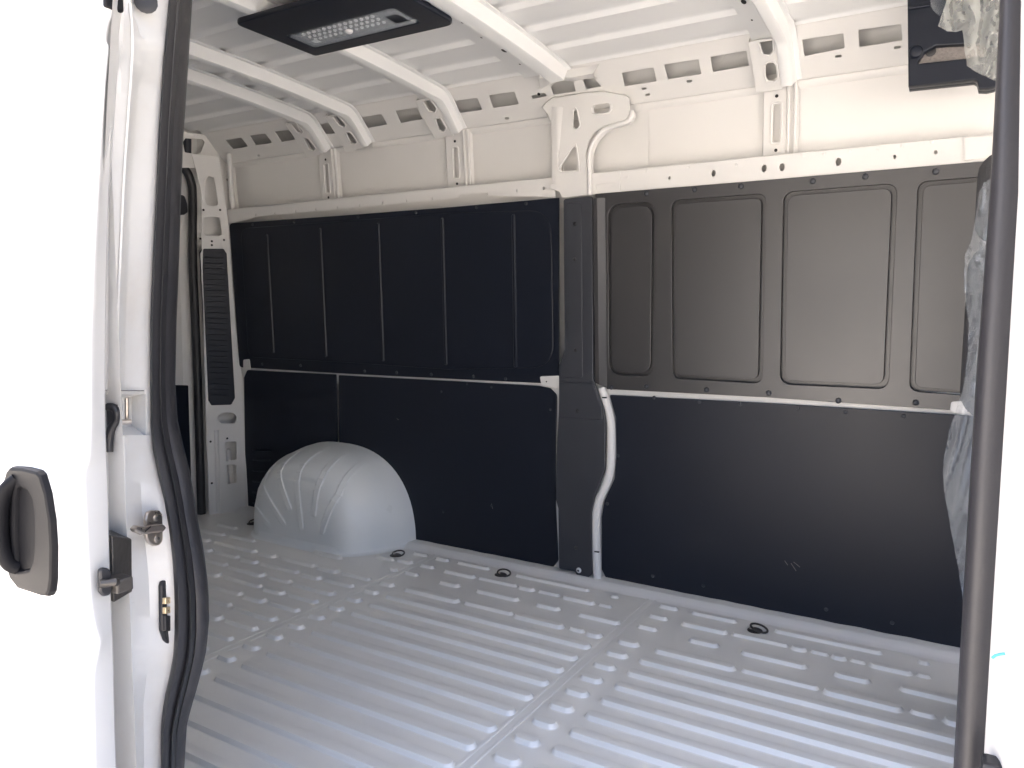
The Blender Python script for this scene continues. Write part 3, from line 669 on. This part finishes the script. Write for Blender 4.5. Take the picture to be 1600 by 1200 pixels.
for f, xw in [(((748, 1085), (630, 830)), -2.68), (((785, 995), (728, 745)), -2.56), (((853, 1112), (850, 745)), -2.44), (((925, 1030), (985, 790)), -2.32), (((972, 1138), (1085, 890)), -2.225), (((655, 1090), (585, 960)), -2.74)]: arch_rib(f, xw)

# ------------------------------------------------------------------ rear end: pillar, header, doors
DP = Plane((-3.113, 2.543, 0), (.074, .165, 0), (0, 0, 1))
def dpx(l): return DP.pxs(l)
d_out = dpx([(327, 806), (384, 798), (383, 700), (381, 600), (376, 570), (372, 552), (364, 450), (357, 348), (350, 300), (342, 245), (300, 240), (305, 262), (314, 300), (316, 420), (319, 560), (323, 700)])
d_h = [fillet(dpx(q), r, 4) for q, r in [([(320, 282), (326, 275), (334, 278), (341, 318), (336, 322), (324, 321), (320, 312)], .006), ([(319, 339), (343, 339), (347, 366), (341, 369), (322, 368), (318, 362)], .012),
    ([(340, 652), (346, 645), (364, 645), (370, 652), (368, 660), (362, 662), (345, 662)], .01), ([(351, 691), (369, 690), (370, 718), (352, 721)], .01), ([(352, 727), (369, 726), (370, 754), (353, 757)], .01),
    ([(313, 396), (318, 388), (350, 388), (355, 396), (368, 622), (362, 633), (330, 634), (325, 626)], .012)]]
dp = sheet('rear_pillar', DP, d_out, d_h, .004, 'wall', van, .0015)
dp['label'] = 'white rear corner pillar with cut openings and a black vent'
vp = sheet('vent_panel', DP, fillet(dpx([(312, 394), (317, 386), (351, 386), (356, 395), (369, 624), (363, 636), (329, 637), (324, 628)]), .012), [], .006, 'liner2', dp, .002, proud=-.006)
for i in range(26):
    y = 402 + i * 8.6; fr = (y - 390) / 245
    a = DP.px(319 + fr * 10, y); b = DP.px(348 + fr * 13, y + 1)
    tube('vent_slat', [DP.at(a[0], a[1], -.0055), DP.at(b[0], b[1], -.0055)],   .0022, 'liner2', vp, 6, up=(0, 0, 1))
for p in [(318, 328), (344, 328), (313, 373), (350, 375), (331, 377), (331, 383), (329, 690), (331, 755), (355, 685)]:
    u, v = DP.px(*p); dome('pillar_hole', DP.at(u, v, .0003), DP.n, .0055, .0008, 'hole', dp, 8)
# stiffening folds of the pillar
for l, r_ in [([(358, 240), (361, 290), (366, 348), (376, 450), (381, 560)], .012), ([(383, 575), (384, 650), (386, 798)], .010), ([(338, 672), (340, 740), (341, 800)], .012)]:
    tube('pillar_fold', smooth_path([DP.at(*DP.px(*p), -.004) for p in l], 4), r_, 'wall', dp, 10)
# shadow box behind the pillar
mesh('pillar_back', [DP.at(-.35, 0, -.09), DP.at(.1, 0, -.09), DP.at(.1, 1.9, -.09), DP.at(-.35, 1.9, -.09)], [(0, 1, 2, 3)], 'wall', dp)
bead('back_swage', DP.off(-.09), DP.off(-.09).px(356, 700), DP.off(-.09).px(362, 760), .03, .01, 'wall', dp)
# rear header with opening
RH_ = Plane((-3.20, 0, 0), (0, 1, 0), (0, 0, 1))
ro = RH_.pxs([(150, 250), (280, 262), (305, 262), (342, 248), (352, 240), (352, 214), (280, 205), (150, 160)])
sheet('rear_header', RH_, ro, [fillet(RH_.pxs([(286, 222), (290, 216), (317, 218), (320, 222), (314, 238), (309, 241), (289, 238)]), .006)], .004, 'wall', van, .0015)
sheet('rear_header_back', RH_.off(-.06), RH_.pxs([(150, 250), (350, 262), (352, 204), (150, 150)]), [], .004, 'wall', van)
tube('header_bracket', [on_x(292, 215, -3.24), on_x(292, 240, -3.24)], .02, 'trim', van, 8, up=(1, 0, 0))
# rear door leaf with seal and liner
RD = Plane((-3.30, 0, 0), (0, 1, 0), (0, 0, 1))
rd = sheet('rear_door', RD, fillet([(.80, .0), (2.44, .0), (2.44, 1.66), (2.40, 1.70), (.84, 1.70)], .06), [], .03, 'wall', van, .006)
sheet('door_liner', RD, fillet(RD.pxs([(210, 600), (300, 602), (305, 606), (312, 780), (308, 785), (200, 770)]), .02), [], .01, 'liner', rd, .003, proud=.009)
sheet('door_window_trim', RD, fillet(RD.pxs([(210, 300), (285, 305), (290, 320), (291, 332), (285, 336), (200, 340)]), .02), [], .03, 'trim', rd, .008, proud=.02)
for p in [(292, 445), (292, 571), (285, 364)]:
    u, v = RD.px(*p); dome('door_plug', RD.at(u, v, 0), RD.n, .007, .002, 'hole', rd, 8)
sp_ = [on_x(*p, -3.235) for p in [(250, 252), (276, 256), (290, 266), (298, 283), (301, 310), (301, 400), (305, 500), (309, 600), (312, 700), (315, 800), (316, 816)]]
tube('rear_seal', smooth_path(sp_, 5), .020, 'rubber', van, 10, up=(1, 0, 0))
box('rear_wall_fill', (-3.40, .70, -.15), (-3.34, 2.62, 1.93), 'ext', van, .01)

# ------------------------------------------------------------------ near side of the van (behind the door opening)
box('near_side_wall', (-3.34, .665, -.25), (-1.26, .70, 1.88), 'ext', van, .01)
sheet('near_liner_board', Plane((0, .715, 0), (-1, 0, 0), (0, 0, 1)), [(1.34, .02), (3.2, .02), (3.2, .73), (1.34, .73)], [], .006, 'liner', van)  # unseen board, kept low so the bare white wall bounces light rearward
loft('near_cant_rail', [[(x, .71, 1.50), (x, .72, 1.737), (x, .84, 1.855)] for x in (-3.2, .6)], 'wall', van)
box('door_header', (-1.3, .62, 1.76), (.3, .80, 1.90), 'ext', van, .02)
box('door_sill', (-1.24, .58, -.30), (.2, .775, -.02), 'ext', van, .02)

# C pillar jamb beside the seal: measured rows of (photo row, columns)
def seal_edges(y):
    L = [(0, 266), (100, 257), (200, 250), (300, 245), (400, 240), (500, 236), (600, 236), (660, 236), (700, 239), (740, 247), (780, 257), (820, 264), (870, 270), (930, 273), (985, 273), (1020, 271), (1050, 266), (1080, 259), (1110, 254), (1140, 252), (1260, 253)]
    R = [(0, 297), (100, 291), (200, 284), (300, 280), (400, 277), (500, 273), (600, 271), (660, 275), (700, 284), (740, 294), (780, 301), (820, 307), (870, 317), (930, 324), (985, 325), (1020, 321), (1050, 314), (1080, 306), (1110, 297), (1140, 290), (1260, 283)]
    def f(T):
        for (a, b), (c, d) in zip(T, T[1:]):
            if a <= y <= c: return b + (d - b) * (y - a) / (c - a)
        return T[0][1] + (T[1][1] - T[0][1]) * (y - T[0][0]) / (T[1][0] - T[0][0]) if y < 0 else T[-1][1]
    return f(L), f(R)
ys = [-330, -200, -100] + list(range(0, 1261, 20)) + [1400, 1600]
rows = []
for y in ys:
    l, r = seal_edges(y)
    cols = [(0, .748, -.004), (.04, .750, .008), (.12, .752, .017), (.24, .755, .021), (.36, .759, .016), (.43, .761, .006), (.46, .763, .004), (.50, .766, .013), (.58, .770, .017), (.64, .773, .010), (.66, .775, .003), (.70, .778, .008), (.82, .785, .011), (.96, .792, .008), (1.0, .795, -.004)]
    row = []
    for t, yy, hgt in cols:
        p = on_y(l + (r - l) * t, y, yy)
        row.append(p + Vector((.62, -.78, 0)) * hgt)
    rows.append(row)
seal = loft('door_seal', rows, 'rubber', van, 70)
seal['label'] = 'black rubber door seal on the rear edge of the side opening'
# inner return of the pillar behind the seal
rows = []
for y in ys:
    l, r = seal_edges(y)
    a = on_y(r - 2, y, .793); rows.append([a, a + Vector((-.02, .02, 0)), a + Vector((-.10, .01, 0)), Vector((a.x - .16, .70, a.z))])
loft('pillar_inner', rows, 'trim', van, 60)

def jamb_rows(y0, y1, step, table):
    rows = []
    y = y0
    while y <= y1 + .1:
        row = []
        for col in table:
            pxs, Y = col
            for (a, b), (c, d) in zip(pxs, pxs[1:]):
                if a <= y <= c: px_ = b + (d - b) * (y - a) / (c - a); break
            else: px_ = pxs[0][1] if y < pxs[0][0] else pxs[-1][1]
            row.append(on_y(px_, y, Y))
        row.append(on_y(seal_edges(y)[0] + 4, y, .752))
        rows.append(row); y += step
    return rows
T_up = [([(-350, 186), (0, 176), (300, 160), (620, 158)], .60), ([(-350, 200), (0, 188), (100, 184), (300, 170), (620, 168)], .628),
        ([(-350, 203), (0, 193), (50, 186), (110, 184), (200, 178), (300, 172), (620, 170)], .650),
        ([(-350, 205), (0, 196), (60, 192), (90, 187), (125, 190), (300, 181), (560, 176), (590, 172), (620, 172)], .655),
        ([(-350, 212), (0, 204), (25, 205), (35, 208), (60, 209), (95, 207), (110, 205), (130, 206), (300, 192), (520, 184), (560, 184), (590, 180), (620, 176)], .662),
        ([(-350, 218), (0, 207), (25, 208), (35, 214), (55, 218), (62, 225), (95, 222), (112, 222), (125, 214), (300, 200), (520, 194), (560, 193), (600, 190), (620, 189)], .690),
        ([(-350, 226), (0, 215), (25, 216), (40, 222), (58, 230), (65, 233), (100, 227), (118, 226), (130, 219), (300, 207), (500, 199), (560, 198), (620, 197)], .700)]
jb = loft('pillar_jamb', jamb_rows(-350, 612, 10, T_up), 'jamb', van, 30)
jb['label'] = 'white painted door jamb with stepped channel'
T_lo = [([(668, 158), (1600, 165)], .60), ([(668, 170), (800, 172), (960, 176), (1250, 184), (1600, 190)], .640),
        ([(668, 173), (800, 176), (960, 180), (1250, 192), (1600, 198)], .650), ([(668, 176), (760, 178), (840, 183), (940, 190), (965, 186), (1000, 184), (1100, 188), (1250, 196), (1600, 204)], .652),
        ([(668, 180), (740, 184), (840, 190), (940, 206), (965, 200), (1000, 191), (1100, 194), (1250, 203), (1600, 210)], .668),
        ([(668, 195), (740, 196), (840, 198), (940, 212), (965, 206), (1000, 198), (1100, 201), (1250, 210), (1600, 216)], .678), ([(668, 215), (800, 222), (900, 232), (1000, 236), (1100, 224), (1250, 226), (1600, 230)], .715)]
jl = loft('pillar_jamb', jamb_rows(680, 1600, 10, T_lo), 'jamb', van, 30)
for l, r_ in [([(185, 12), (183, 60), (181, 105), (178, 160), (173, 260), (169, 380), (168, 500)], .0028), ([(203, 5), (207, 60), (205, 112), (200, 180), (194, 270), (188, 400), (183, 520)], .0022)]:
    tube('sealant_bead', smooth_path([on_y(p[0], p[1], .653 if l[0][0] < 190 else .660) for p in l], 5), r_, 'jamb', jb, 6)
for p in [(232, 150), (231, 180), (230, 210), (229, 240), (228, 275), (228, 310)]: dome('spot_weld', on_y(p[0], p[1], .7365) + Vector((.003, -.002, 0)), (.6, -.6, 0), .004, .0012, 'jamb', jb, 8)
dome('plug_hole', on_y(226, 8, .708) + Vector((.012, -.006, 0)), (.8, -.5, 0), .016, .002, 'rubber', jb, 14)
# roller recess between the two
rc = loft('roller_recess', [[on_y(px_, y, Y) + Vector((-.035 * k, 0.0, 0)) for px_, Y in ((160, .60), (172, .645), (185, .66), (200, .69), (226, .735))] for y, k in ((611, 0), (616, .1), (622, 1), (668, 1), (676, .3), (680.5, 0))], 'jamb', van, 25)
loft('recess_edge', [[on_y(226, y, .735) + Vector((-.035 * k, 0, 0)), on_y(228, y, .737), on_y(seal_edges(y)[0] + 4, y, .752)] for y, k in ((608, 0), (616, .1), (622, 1), (668, 1), (676, .3), (682, 0))], 'jamb', rc, 25)
q = on_y(180, 650, .645)
tube('roller_arm', smooth_path([on_y(168, 636, .628), on_y(178, 637, .632), on_y(183, 645, .634), on_y(182, 658, .634), on_y(175, 667, .63), on_y(171, 684, .628), on_y(170, 706, .626)], 4), .006, 'rubber', rc, 8)
mesh('roller_bracket', [on_y(166, 634, .626), on_y(184, 632, .632), on_y(185, 656, .632), on_y(174, 668, .628), on_y(168, 672, .626)], [(0, 1, 2, 3, 4)], 'rubber', rc)
tube('roller_pin', [on_y(198, 622, .675), on_y(198, 658, .675)], .003, 'zinc', rc, 8)
tube('roller_pin', [on_y(186, 660, .655), on_y(204, 659, .672)], .004, 'zinc', rc, 8)

# striker bracket on the jamb
JP = Plane(on_y(226, 825, .700), Vector((-.52, .85, 0)), (0, 0, 1))
JP = Plane(on_y(226, 825, .706), Vector((-.5, .86, 0)).normalized() * 1, (0, 0, 1))
if JP.n.dot(CAMP - JP.o) < 0: JP = Plane(JP.o, -JP.u, JP.v)
st = sheet('striker_bracket', JP, fillet(JP.pxs([(216, 800), (222, 797), (234, 797), (239, 803), (240, 845), (234, 852), (226, 853), (218, 848), (214, 840), (213, 812)]), .008), [], .006, 'zinc', van, .002, proud=.016)
for p in [(227.5, 809.5), (229, 841.5)]:
    u, v = JP.px(*p); dome('bolt', JP.at(u, v, .0165), JP.n, .0065, .002, 'zinc', st, 12); dome('bolt', JP.at(u, v, .0185), JP.n, .003, .002, 'dark', st, 8)
tg = [(212, 826), (216, 821), (228, 823), (250, 819), (258, 820), (261, 825), (256, 831), (240, 833), (226, 836), (214, 831)]
TP = JP.off(.03)
sheet('striker_tongue', TP, TP.pxs(tg), [], .010, 'zinc', st, .003)
u, v = TP.px(233, 826); mesh('tongue_slot', [TP.at(u - .014, v + .001, .0008), TP.at(u + .004, v + .0035, .0008), TP.at(u + .004, v + .001, .0008), TP.at(u - .014, v - .002, .0008)], [(0, 1, 2, 3)], 'dark', st)
# electrical contact block
CB = JP.off(.018)
cb = sheet('contact_block', CB, fillet(CB.pxs([(256, 908), (262, 904), (272, 907), (277, 912), (277, 1012), (268, 1012), (260, 1000), (255, 985), (254, 915)]), .004), [], .008, 'rubber', van, .003)
for y in (939, 954):
    sheet('contact_pad', CB, fillet(CB.pxs([(254.5, y - 5), (262, y - 6), (262, y + 4), (254.5, y + 5)]), .001), [], .006, 'gold', cb, .001, proud=.005)
    u, v = CB.px(258.5, y); dome('contact_dot', CB.at(u, v, .0045), CB.n, .0012, .001, 'dark', cb, 6)
sheet('contact_cap', CB, fillet(CB.pxs([(255, 962), (263, 962), (263, 986), (256, 986)]), .001), [], .008, 'rubber', cb, .001, proud=.004)

# ------------------------------------------------------------------ sliding door, slid open
XE = -0.985
oe = [(190, -330), (178, -150), (165, 0), (156, 30), (152, 45), (152, 60), (156, 70), (152, 110), (145, 200), (140, 300), (135, 400), (131, 500), (130, 600), (130, 660), (129, 700), (127, 722), (122, 738), (121, 750), (123, 800), (127, 880), (131, 940), (137, 980), (143, 1000), (144.5, 1010), (142, 1025), (137, 1050), (135, 1075), (136, 1120), (138, 1200), (142, 1350), (150, 1600)]
edge = smooth_path([on_x(*p, XE) for p in oe], 4)
prof = [(p.y, p.z) for p in edge]
xs = [XE - .012, XE - .02, XE - .10, XE - .3, XE - .6, XE - 1.0, XE - 1.35]
rows = []
# rounded hem along the leading edge, then the skin
for dx, dy in ((.004, .010), (.0045, .005), (.003, .0015), (0, 0)):
    rows.append([(XE + dx - .004, y + dy, z) for y, z in prof])
for x in xs: rows.append([(x, y + .012 * ((x - XE) / 1.35) ** 2 * 0, z) for y, z in prof])
sdoor = loft('sliding_door', rows, 'ext', van, 50)
sdoor['label'] = 'glossy white sliding door pushed open along the side'
ie = [(206, -330), (197, -150), (187, 0), (183, 60), (178, 130), (174, 250), (170, 350), (167, 480), (166, 620), (167, 690), (170, 760), (172, 850), (175, 940), (178, 1010), (180, 1100), (183, 1200), (188, 1350), (196, 1600)]
ip = smooth_path([on_x(*p, XE - .022) for p in ie], 6)
def interp_y(z, P):
    for a, b in zip(P, P[1:]):
        if (a.z - z) * (b.z - z) <= 0 and abs(a.z - b.z) > 1e-9: return a.y + (b.y - a.y) * (z - a.z) / (b.z - a.z)
    return P[-1].y
rows = []
for y, z in prof:
    yi = interp_y(z, ip)
    rows.append([Vector((XE + .0, y + .010, z)), Vector((XE - .001, y + .013, z)), Vector((XE - .010, y + (yi - y) * .5, z)), Vector((XE - .020, yi - .004, z)), Vector((XE - .024, yi, z)), Vector((XE - .05, yi + .006, z))])
loft('door_edge', rows, 'ext', sdoor, 50)
loft('door_inner', [[(x, .635, -.2), (x, .635, 1.78)] for x in (XE - .05, XE - 1.35)], 'jamb', sdoor)
# handle
HP = Plane(on_y(45, 830, .533), (1, 0, 0), (0, 0, 1))
def hz(l): return [(a / 4.617, 700 + b / 4.617) for a, b in l]
hs_ = sheet('handle_surround', HP, fillet(HP.pxs(hz([(75, 135), (170, 140), (270, 165), (300, 195), (340, 330), (370, 520), (382, 720), (378, 950), (365, 1040), (345, 1075), (300, 1070), (130, 1015), (70, 940), (30, 800), (8, 600), (5, 420), (25, 240), (45, 170)])), .006), [fillet(HP.pxs(hz([(145, 285), (200, 310), (235, 370), (250, 480), (250, 700), (240, 800), (215, 870), (150, 885), (120, 880), (110, 700), (110, 400), (125, 300)])), .006)], .016, 'plastic', sdoor, .005, proud=.002)
hs_['label'] = 'dark grey plastic pull handle of the sliding door'
sheet('handle_cup', HP, HP.pxs(hz([(60, 240), (290, 250), (320, 900), (80, 920)])), [], .002, 'plastic', sdoor, .0005, proud=-.0045)
gr = [HP.at(*HP.px(*p), d) for p, d in zip(hz([(105, 225), (88, 290), (78, 400), (74, 550), (82, 700), (98, 820), (110, 865)]), (-.004, .007, .012, .013, .012, .006, -.004))]
tube('handle_grip', smooth_path(gr, 5), .0085, 'plastic', sdoor, 12, ry=.011)
# latch on the door's leading edge
q0 = on_x(160, 907, XE + .004)
lp = Plane(q0, (0, 1, .02), (0, 0, 1))
la = sheet('latch_plate', lp, fillet(lp.pxs([(152, 890), (158, 886), (166, 887), (171, 892), (173, 920), (168, 930), (158, 931), (152, 924)]), .006), [], .008, 'rubber', sdoor, .003, proud=.006)
tube('latch_hook', [on_x(155, 912, XE + .008), on_x(168, 911, XE + .012), on_x(178, 909, XE + .018), on_x(187, 911, XE + .012)], .006, 'dark', la, 8, up=(0, 0, 1))
box('latch_head', on_x(183, 917, XE + .0) - Vector((.008, .012, .004)), on_x(183, 917, XE) + Vector((.02, .012, .016)), 'dark', la, .003)
# black lock housing hanging from the door's inner edge
bq = [on_x(175, 838, XE - .02), on_x(206, 842, XE - .045), on_x(207, 925, XE - .045), on_x(178, 942, XE - .02)]
bt = [on_x(196, 834, XE - .075), on_x(180, 835, XE - .07)]
lh = mesh('lock_housing', bq + [bq[0] + Vector((-.05, .004, .004)), bq[1] + Vector((-.05, .004, .004)), bq[2] + Vector((-.05, .004, 0)), bq[3] + Vector((-.05, .004, 0))], [(0, 3, 2, 1), (0, 1, 5, 4), (1, 2, 6, 5), (3, 7, 6, 2), (0, 4, 7, 3), (4, 5, 6, 7)], 'dark', sdoor)
md = lh.modifiers.new('edges', 'BEVEL'); md.width = .002; md.segments = 2
# rear fixing plate at the top of the door edge
up_ = on_x(178, 4, XE + .001)
box('door_top_catch', up_ - Vector((.004, .014, .010)), up_ + Vector((.004, .012, .012)), 'plastic', sdoor, .003)

# ------------------------------------------------------------------ front edge of the opening: seal and pillar
rows = []
for y in [-400, -200, 0, 150, 300, 450, 600, 750, 900, 1050, 1200, 1400, 1600]:
    if y <= 300: l = 1569 - y * 17 / 300; r = 1598 - y * 4 / 300
    elif y <= 600: l = 1552 - (y - 300) * 22 / 300; r = 1594 - (y - 300) * 18 / 300
    elif y <= 900: l = 1530 - (y - 600) * 18 / 300; r = 1576 - (y - 600) * 19 / 300
    else: l = 1512 - (y - 900) * 17 / 300; r = 1557 - (y - 900) * 18 / 300
    row = []
    for t, Y, h in [(-.12, .84, .0), (.0, .815, .004), (.08, .800, .012), (.25, .785, .019), (.5, .778, .021), (.70, .773, .018), (.86, .768, .009), (.93, .764, .003), (1.0, .760, -.004)]:
        p = on_y(l + (r - l) * t, y, Y); row.append(p + Vector((-.35, -.94, 0)) * h)
    rows.append(row)
bs_ = loft('door_seal', rows, 'seal2', van, 70)
bs_['label'] = 'plain dark rubber seal on the front edge of the side opening'
rows = []
for y in [-400, -200, 0, 300, 600, 900, 1200, 1400, 1600]:
    r = 1598 - y * 4 / 300 if y <= 300 else (1594 - (y - 300) * 18 / 300 if y <= 600 else (1576 - (y - 600) * 19 / 300 if y <= 900 else 1557 - (y - 900) * 18 / 300))
    a = on_y(r - 3, y, .762); b = on_y(r + 22, y, .735); c = on_y(r + 45, y, .70); d = on_y(r + 75, y, .64)
    rows.append([a, b, c, d, d + Vector((.03, -.03, 0)), d + Vector((.10, -.035, 0)), d + Vector((.5, -.03, 0))])
bj = loft('front_pillar', rows, 'jamb', van, 35)
mk = [on_y(*p, .7345) for p in [(1552, 1023), (1557, 1019), (1564, 1017), (1572, 1016)]]
tube('crayon_mark', [p + Vector((-.001, -.008, 0)) for p in mk], .0012, 'blue', bj, 6, up=(0, 1, 0))
q = on_y(1541, 1197, .735); box('pillar_buffer', q - Vector((.004, .012, .03)), q + Vector((.012, .01, .008)), 'rubber', bj, .004)

# ------------------------------------------------------------------ cab end: shelf, seat, shell
SH = Plane((0, 2.33, 1.5), (1, 0, 0), (0, 0, 1))
def s4(l): return [(1380 + a / 7.27, b / 7.27) for a, b in l]
so = SH.pxs(s4([(285, 985), (1030, 905), (1065, 925), (1085, 1005), (1180, 1008), (1260, 990), (1400, 900), (1500, -250), (272, -250)]))
shelf = sheet('overhead_shelf', SH, fillet(so, [.002, .01, .008, .006, .01, .01, 0, 0, 0]), [fillet(SH.pxs(s4([(385, 722), (430, 650), (470, 590), (600, 520), (1150, 490), (1180, 640), (920, 665)])), .004)], .03, 'liner2', van, .004)
shelf['label'] = 'black overhead cab shelf with grey felt compartment'
sheet('felt_panel', SH, SH.pxs(s4([(370, 740), (370, 400), (1250, 400), (1250, 700)])), [], .003, 'felt', shelf, .0005, proud=-.02)
for c, r in [((535, 560), 50), ((655, 485), 22), ((815, 470), 22)]:
    dome('shelf_hole', SH.at(*SH.px(*s4([c])[0]), -.019), SH.n, r / 7.27 * .0019, .003, 'rubber', shelf, 12)
dome('shelf_knob', SH.at(*SH.px(*s4([(370, 590)])[0]), .0), SH.n, .017, .008, 'liner2', shelf, 16)
tube('shelf_rib', [SH.at(*SH.px(*s4([(290, 100)])[0]), .002), SH.at(*SH.px(*s4([(540, 60)])[0]), .002)], .004, 'liner2', shelf, 8)
sheet('shelf_body', SH, [(a, b) for a, b in so], [], .03, 'liner2', shelf, .004, proud=-.028)

# driver's seat
def rbox(name, lo, hi, mat, parent, bev): return box(name, lo, hi, mat, parent, bev, 5)
seat = rbox('front_seat', (-.012, 1.84, .78), (.15, 2.30, 1.16), 'seat', van, .06)
rbox('seat_back_lower', (.03, 1.84, .28), (.17, 2.30, .86), 'seat', seat, .06)
seat['label'] = 'dark cloth front seat wrapped in clear plastic'
rbox('headrest', (-.004, 1.93, 1.17), (.11, 2.17, 1.36), 'seat', seat, .05)
rbox('seat_base', (.10, 1.80, .02), (.62, 2.30, .30), 'seat', seat, .06)

def crumple(name, outline, depth, npts, amp, mat, label, seed, freq=9.0):
    """creased plastic film: outline in photo pixels hung at its own depth, relief from sharp random folds"""
    rnd = random.Random(seed); n0 = len(outline)
    ol = []
    for i in range(n0):
        a, b = Vector(outline[i]), Vector(outline[(i + 1) % n0]); k = max(1, int((b - a).length / 7))
        for j in range(k): ol.append(a.lerp(b, j / k) + Vector((rnd.uniform(-.5, .5), rnd.uniform(-.5, .5))))
    n = len(ol)
    def inside(x, y):
        c = False; j = n - 1
        for i in range(n):
            xi, yi = ol[i]; xj, yj = ol[j]
            if (yi > y) != (yj > y) and x < (xj - xi) * (y - yi) / (yj - yi) + xi: c = not c
            j = i
        return c
    x0 = min(p[0] for p in ol); x1 = max(p[0] for p in ol); y0 = min(p[1] for p in ol); y1 = max(p[1] for p in ol)
    pts = list(ol); st_ = 4.0; y = y0
    while y < y1:
        x = x0
        while x < x1:
            p = Vector((x + rnd.uniform(-1.3, 1.3), y + rnd.uniform(-1.3, 1.3)))
            if inside(*p) and min((p - q).length for q in ol) > 2.2: pts.append(p)
            x += st_
        y += st_
    v2, e, f, *_ = delaunay_2d_cdt(pts, [], [list(range(n))], 1, 1e-4)
    # folds: piecewise-linear creases between scattered ridge points
    seeds = [(rnd.uniform(x0, x1), rnd.uniform(y0, y1), rnd.uniform(-1, 1), rnd.uniform(-1, 1), rnd.uniform(-1, 1)) for _ in range(npts)]
    vs = []
    for p in v2:
        ds = sorted(((p.x - a) ** 2 + ((p.y - b) * .7) ** 2, h, gx, gy, a, b) for a, b, h, gx, gy in seeds)[:2]
        q = on_y(p.x, p.y, depth(p.x, p.y))
        h = 0; d1 = math.sqrt(ds[0][0]) + 1e-3; d2 = math.sqrt(ds[1][0]) + 1e-3
        for dd, hh, gx, gy, a, b in ds: pass
        ridge = (d2 - d1) / (d1 + d2)
        h = ridge * (.5 + .5 * ds[0][1]) + .5 * abs(noise.noise(Vector((p.x * .045 + p.y * .012, p.y * .010, seed)))) * 2 + .06 * abs(noise.noise(Vector((p.x * .12, p.y * .04, seed + 3))))
        vs.append(on_y(p.x, p.y, depth(p.x, p.y) - amp * h))
    me = bpy.data.meshes.new(name); me.from_pydata([tuple(v) for v in vs], [], [tuple(q) for q in f])
    for p in me.polygons: p.use_smooth = True
    o = bpy.data.objects.new(name, me); COL.objects.link(o); me.materials.append(M[mat])
    o['label'] = label; o['category'] = 'plastic film'
    return o
crumple('plastic_film', s4([(720, 0), (680, 120), (620, 300), (730, 355), (830, 365), (900, 340), (920, 520), (950, 745), (1080, 830), (1200, 890), (1290, 930), (1380, 800), (1420, 400), (1430, -200), (760, -200)]), lambda x, y: 2.24 - .0008 * (x - 1520), 16, .10, 'film', 'crumpled clear plastic film hanging from the overhead shelf', 5)
crumple('plastic_film', s4([(540, -120), (535, 60), (560, 110), (640, 180), (720, 80), (760, -120)]), lambda x, y: 2.27, 5, .03, 'film2', 'small loose flap of clear plastic at the shelf edge', 9)
def seat_depth(x, y): return 1.76 + .0016 * max(0, 1530 - x) * 1.0 + .10 * ((y - 700) / 420) ** 2 * .3
crumple('plastic_seat_cover', [(1556, 275), (1538, 285), (1530, 300), (1524, 340), (1518, 375), (1508, 398), (1506, 430), (1508, 470), (1514, 505), (1512, 560), (1505, 605), (1494, 640), (1483, 675), (1476, 708), (1473, 735), (1475, 765), (1482, 805), (1490, 850), (1499, 900), (1507, 950), (1512, 990), (1560, 1000), (1575, 640)], seat_depth, 22, .09, 'film2', 'clear plastic cover creased around the front seat', 21)
bpy.data.objects['plastic_seat_cover']['category'] = 'plastic cover'

# cab shell (outside the frame, closes the van)
box('cab_side_wall', (.45, 2.56, -.25), (1.75, 2.66, .72), 'trim', van, .02)
box('cab_side_header', (.45, 2.5, 1.45), (1.5, 2.6, 1.9), 'wall', van, .02)
mesh('cab_window', [(.6, 2.60, .72), (1.6, 2.60, .72), (1.4, 2.57, 1.45), (.6, 2.57, 1.45)], [(0, 1, 2, 3)], 'glass', van)
box('cab_side_wall', (.62, .60, -.25), (1.75, .70, .72), 'trim', van, .02)
box('cab_side_header', (.3, .66, 1.45), (1.5, .76, 1.9), 'wall', van, .02)
box('dashboard', (1.30, .70, -.25), (1.8, 2.56, .62), 'trim', van, .08)
sheet('cab_floor', Plane((0, 0, -.02), (1, 0, 0), (0, 1, 0)), [(.62, .7), (1.8, .7), (1.8, 2.6), (.62, 2.6)], [], .02, 'rubber', van)
mesh('windscreen', [(1.75, .75, .62), (1.75, 2.53, .62), (1.2, 2.45, 1.86), (1.2, .83, 1.86)], [(0, 1, 2, 3)], 'glass', van)
loft('cab_roof', [[(x, y, roof_z(y) - (x - .6) * .03 + .0) for y in (.8, 1.2, 1.64, 2.1, 2.46)] for x in (.6, 1.25)], 'roof', van, 60)
# wheels so that the van stands on the ground
for wx in (-2.40, 1.63):
    for wy in (.78, 2.50):
        o = tube('wheel', [(wx, wy - .11, -.205), (wx, wy - .09, -.205), (wx, wy + .09, -.205), (wx, wy + .11, -.205)], .345, 'tyre', van, 32, up=(0, 0, 1))
        dome('wheel_rim', (wx, wy + (-.111 if wy < YC else .111), -.205), (0, -1 if wy < YC else 1, 0), .20, .02, 'zinc', o, 24)
print('objects', len(bpy.data.objects))
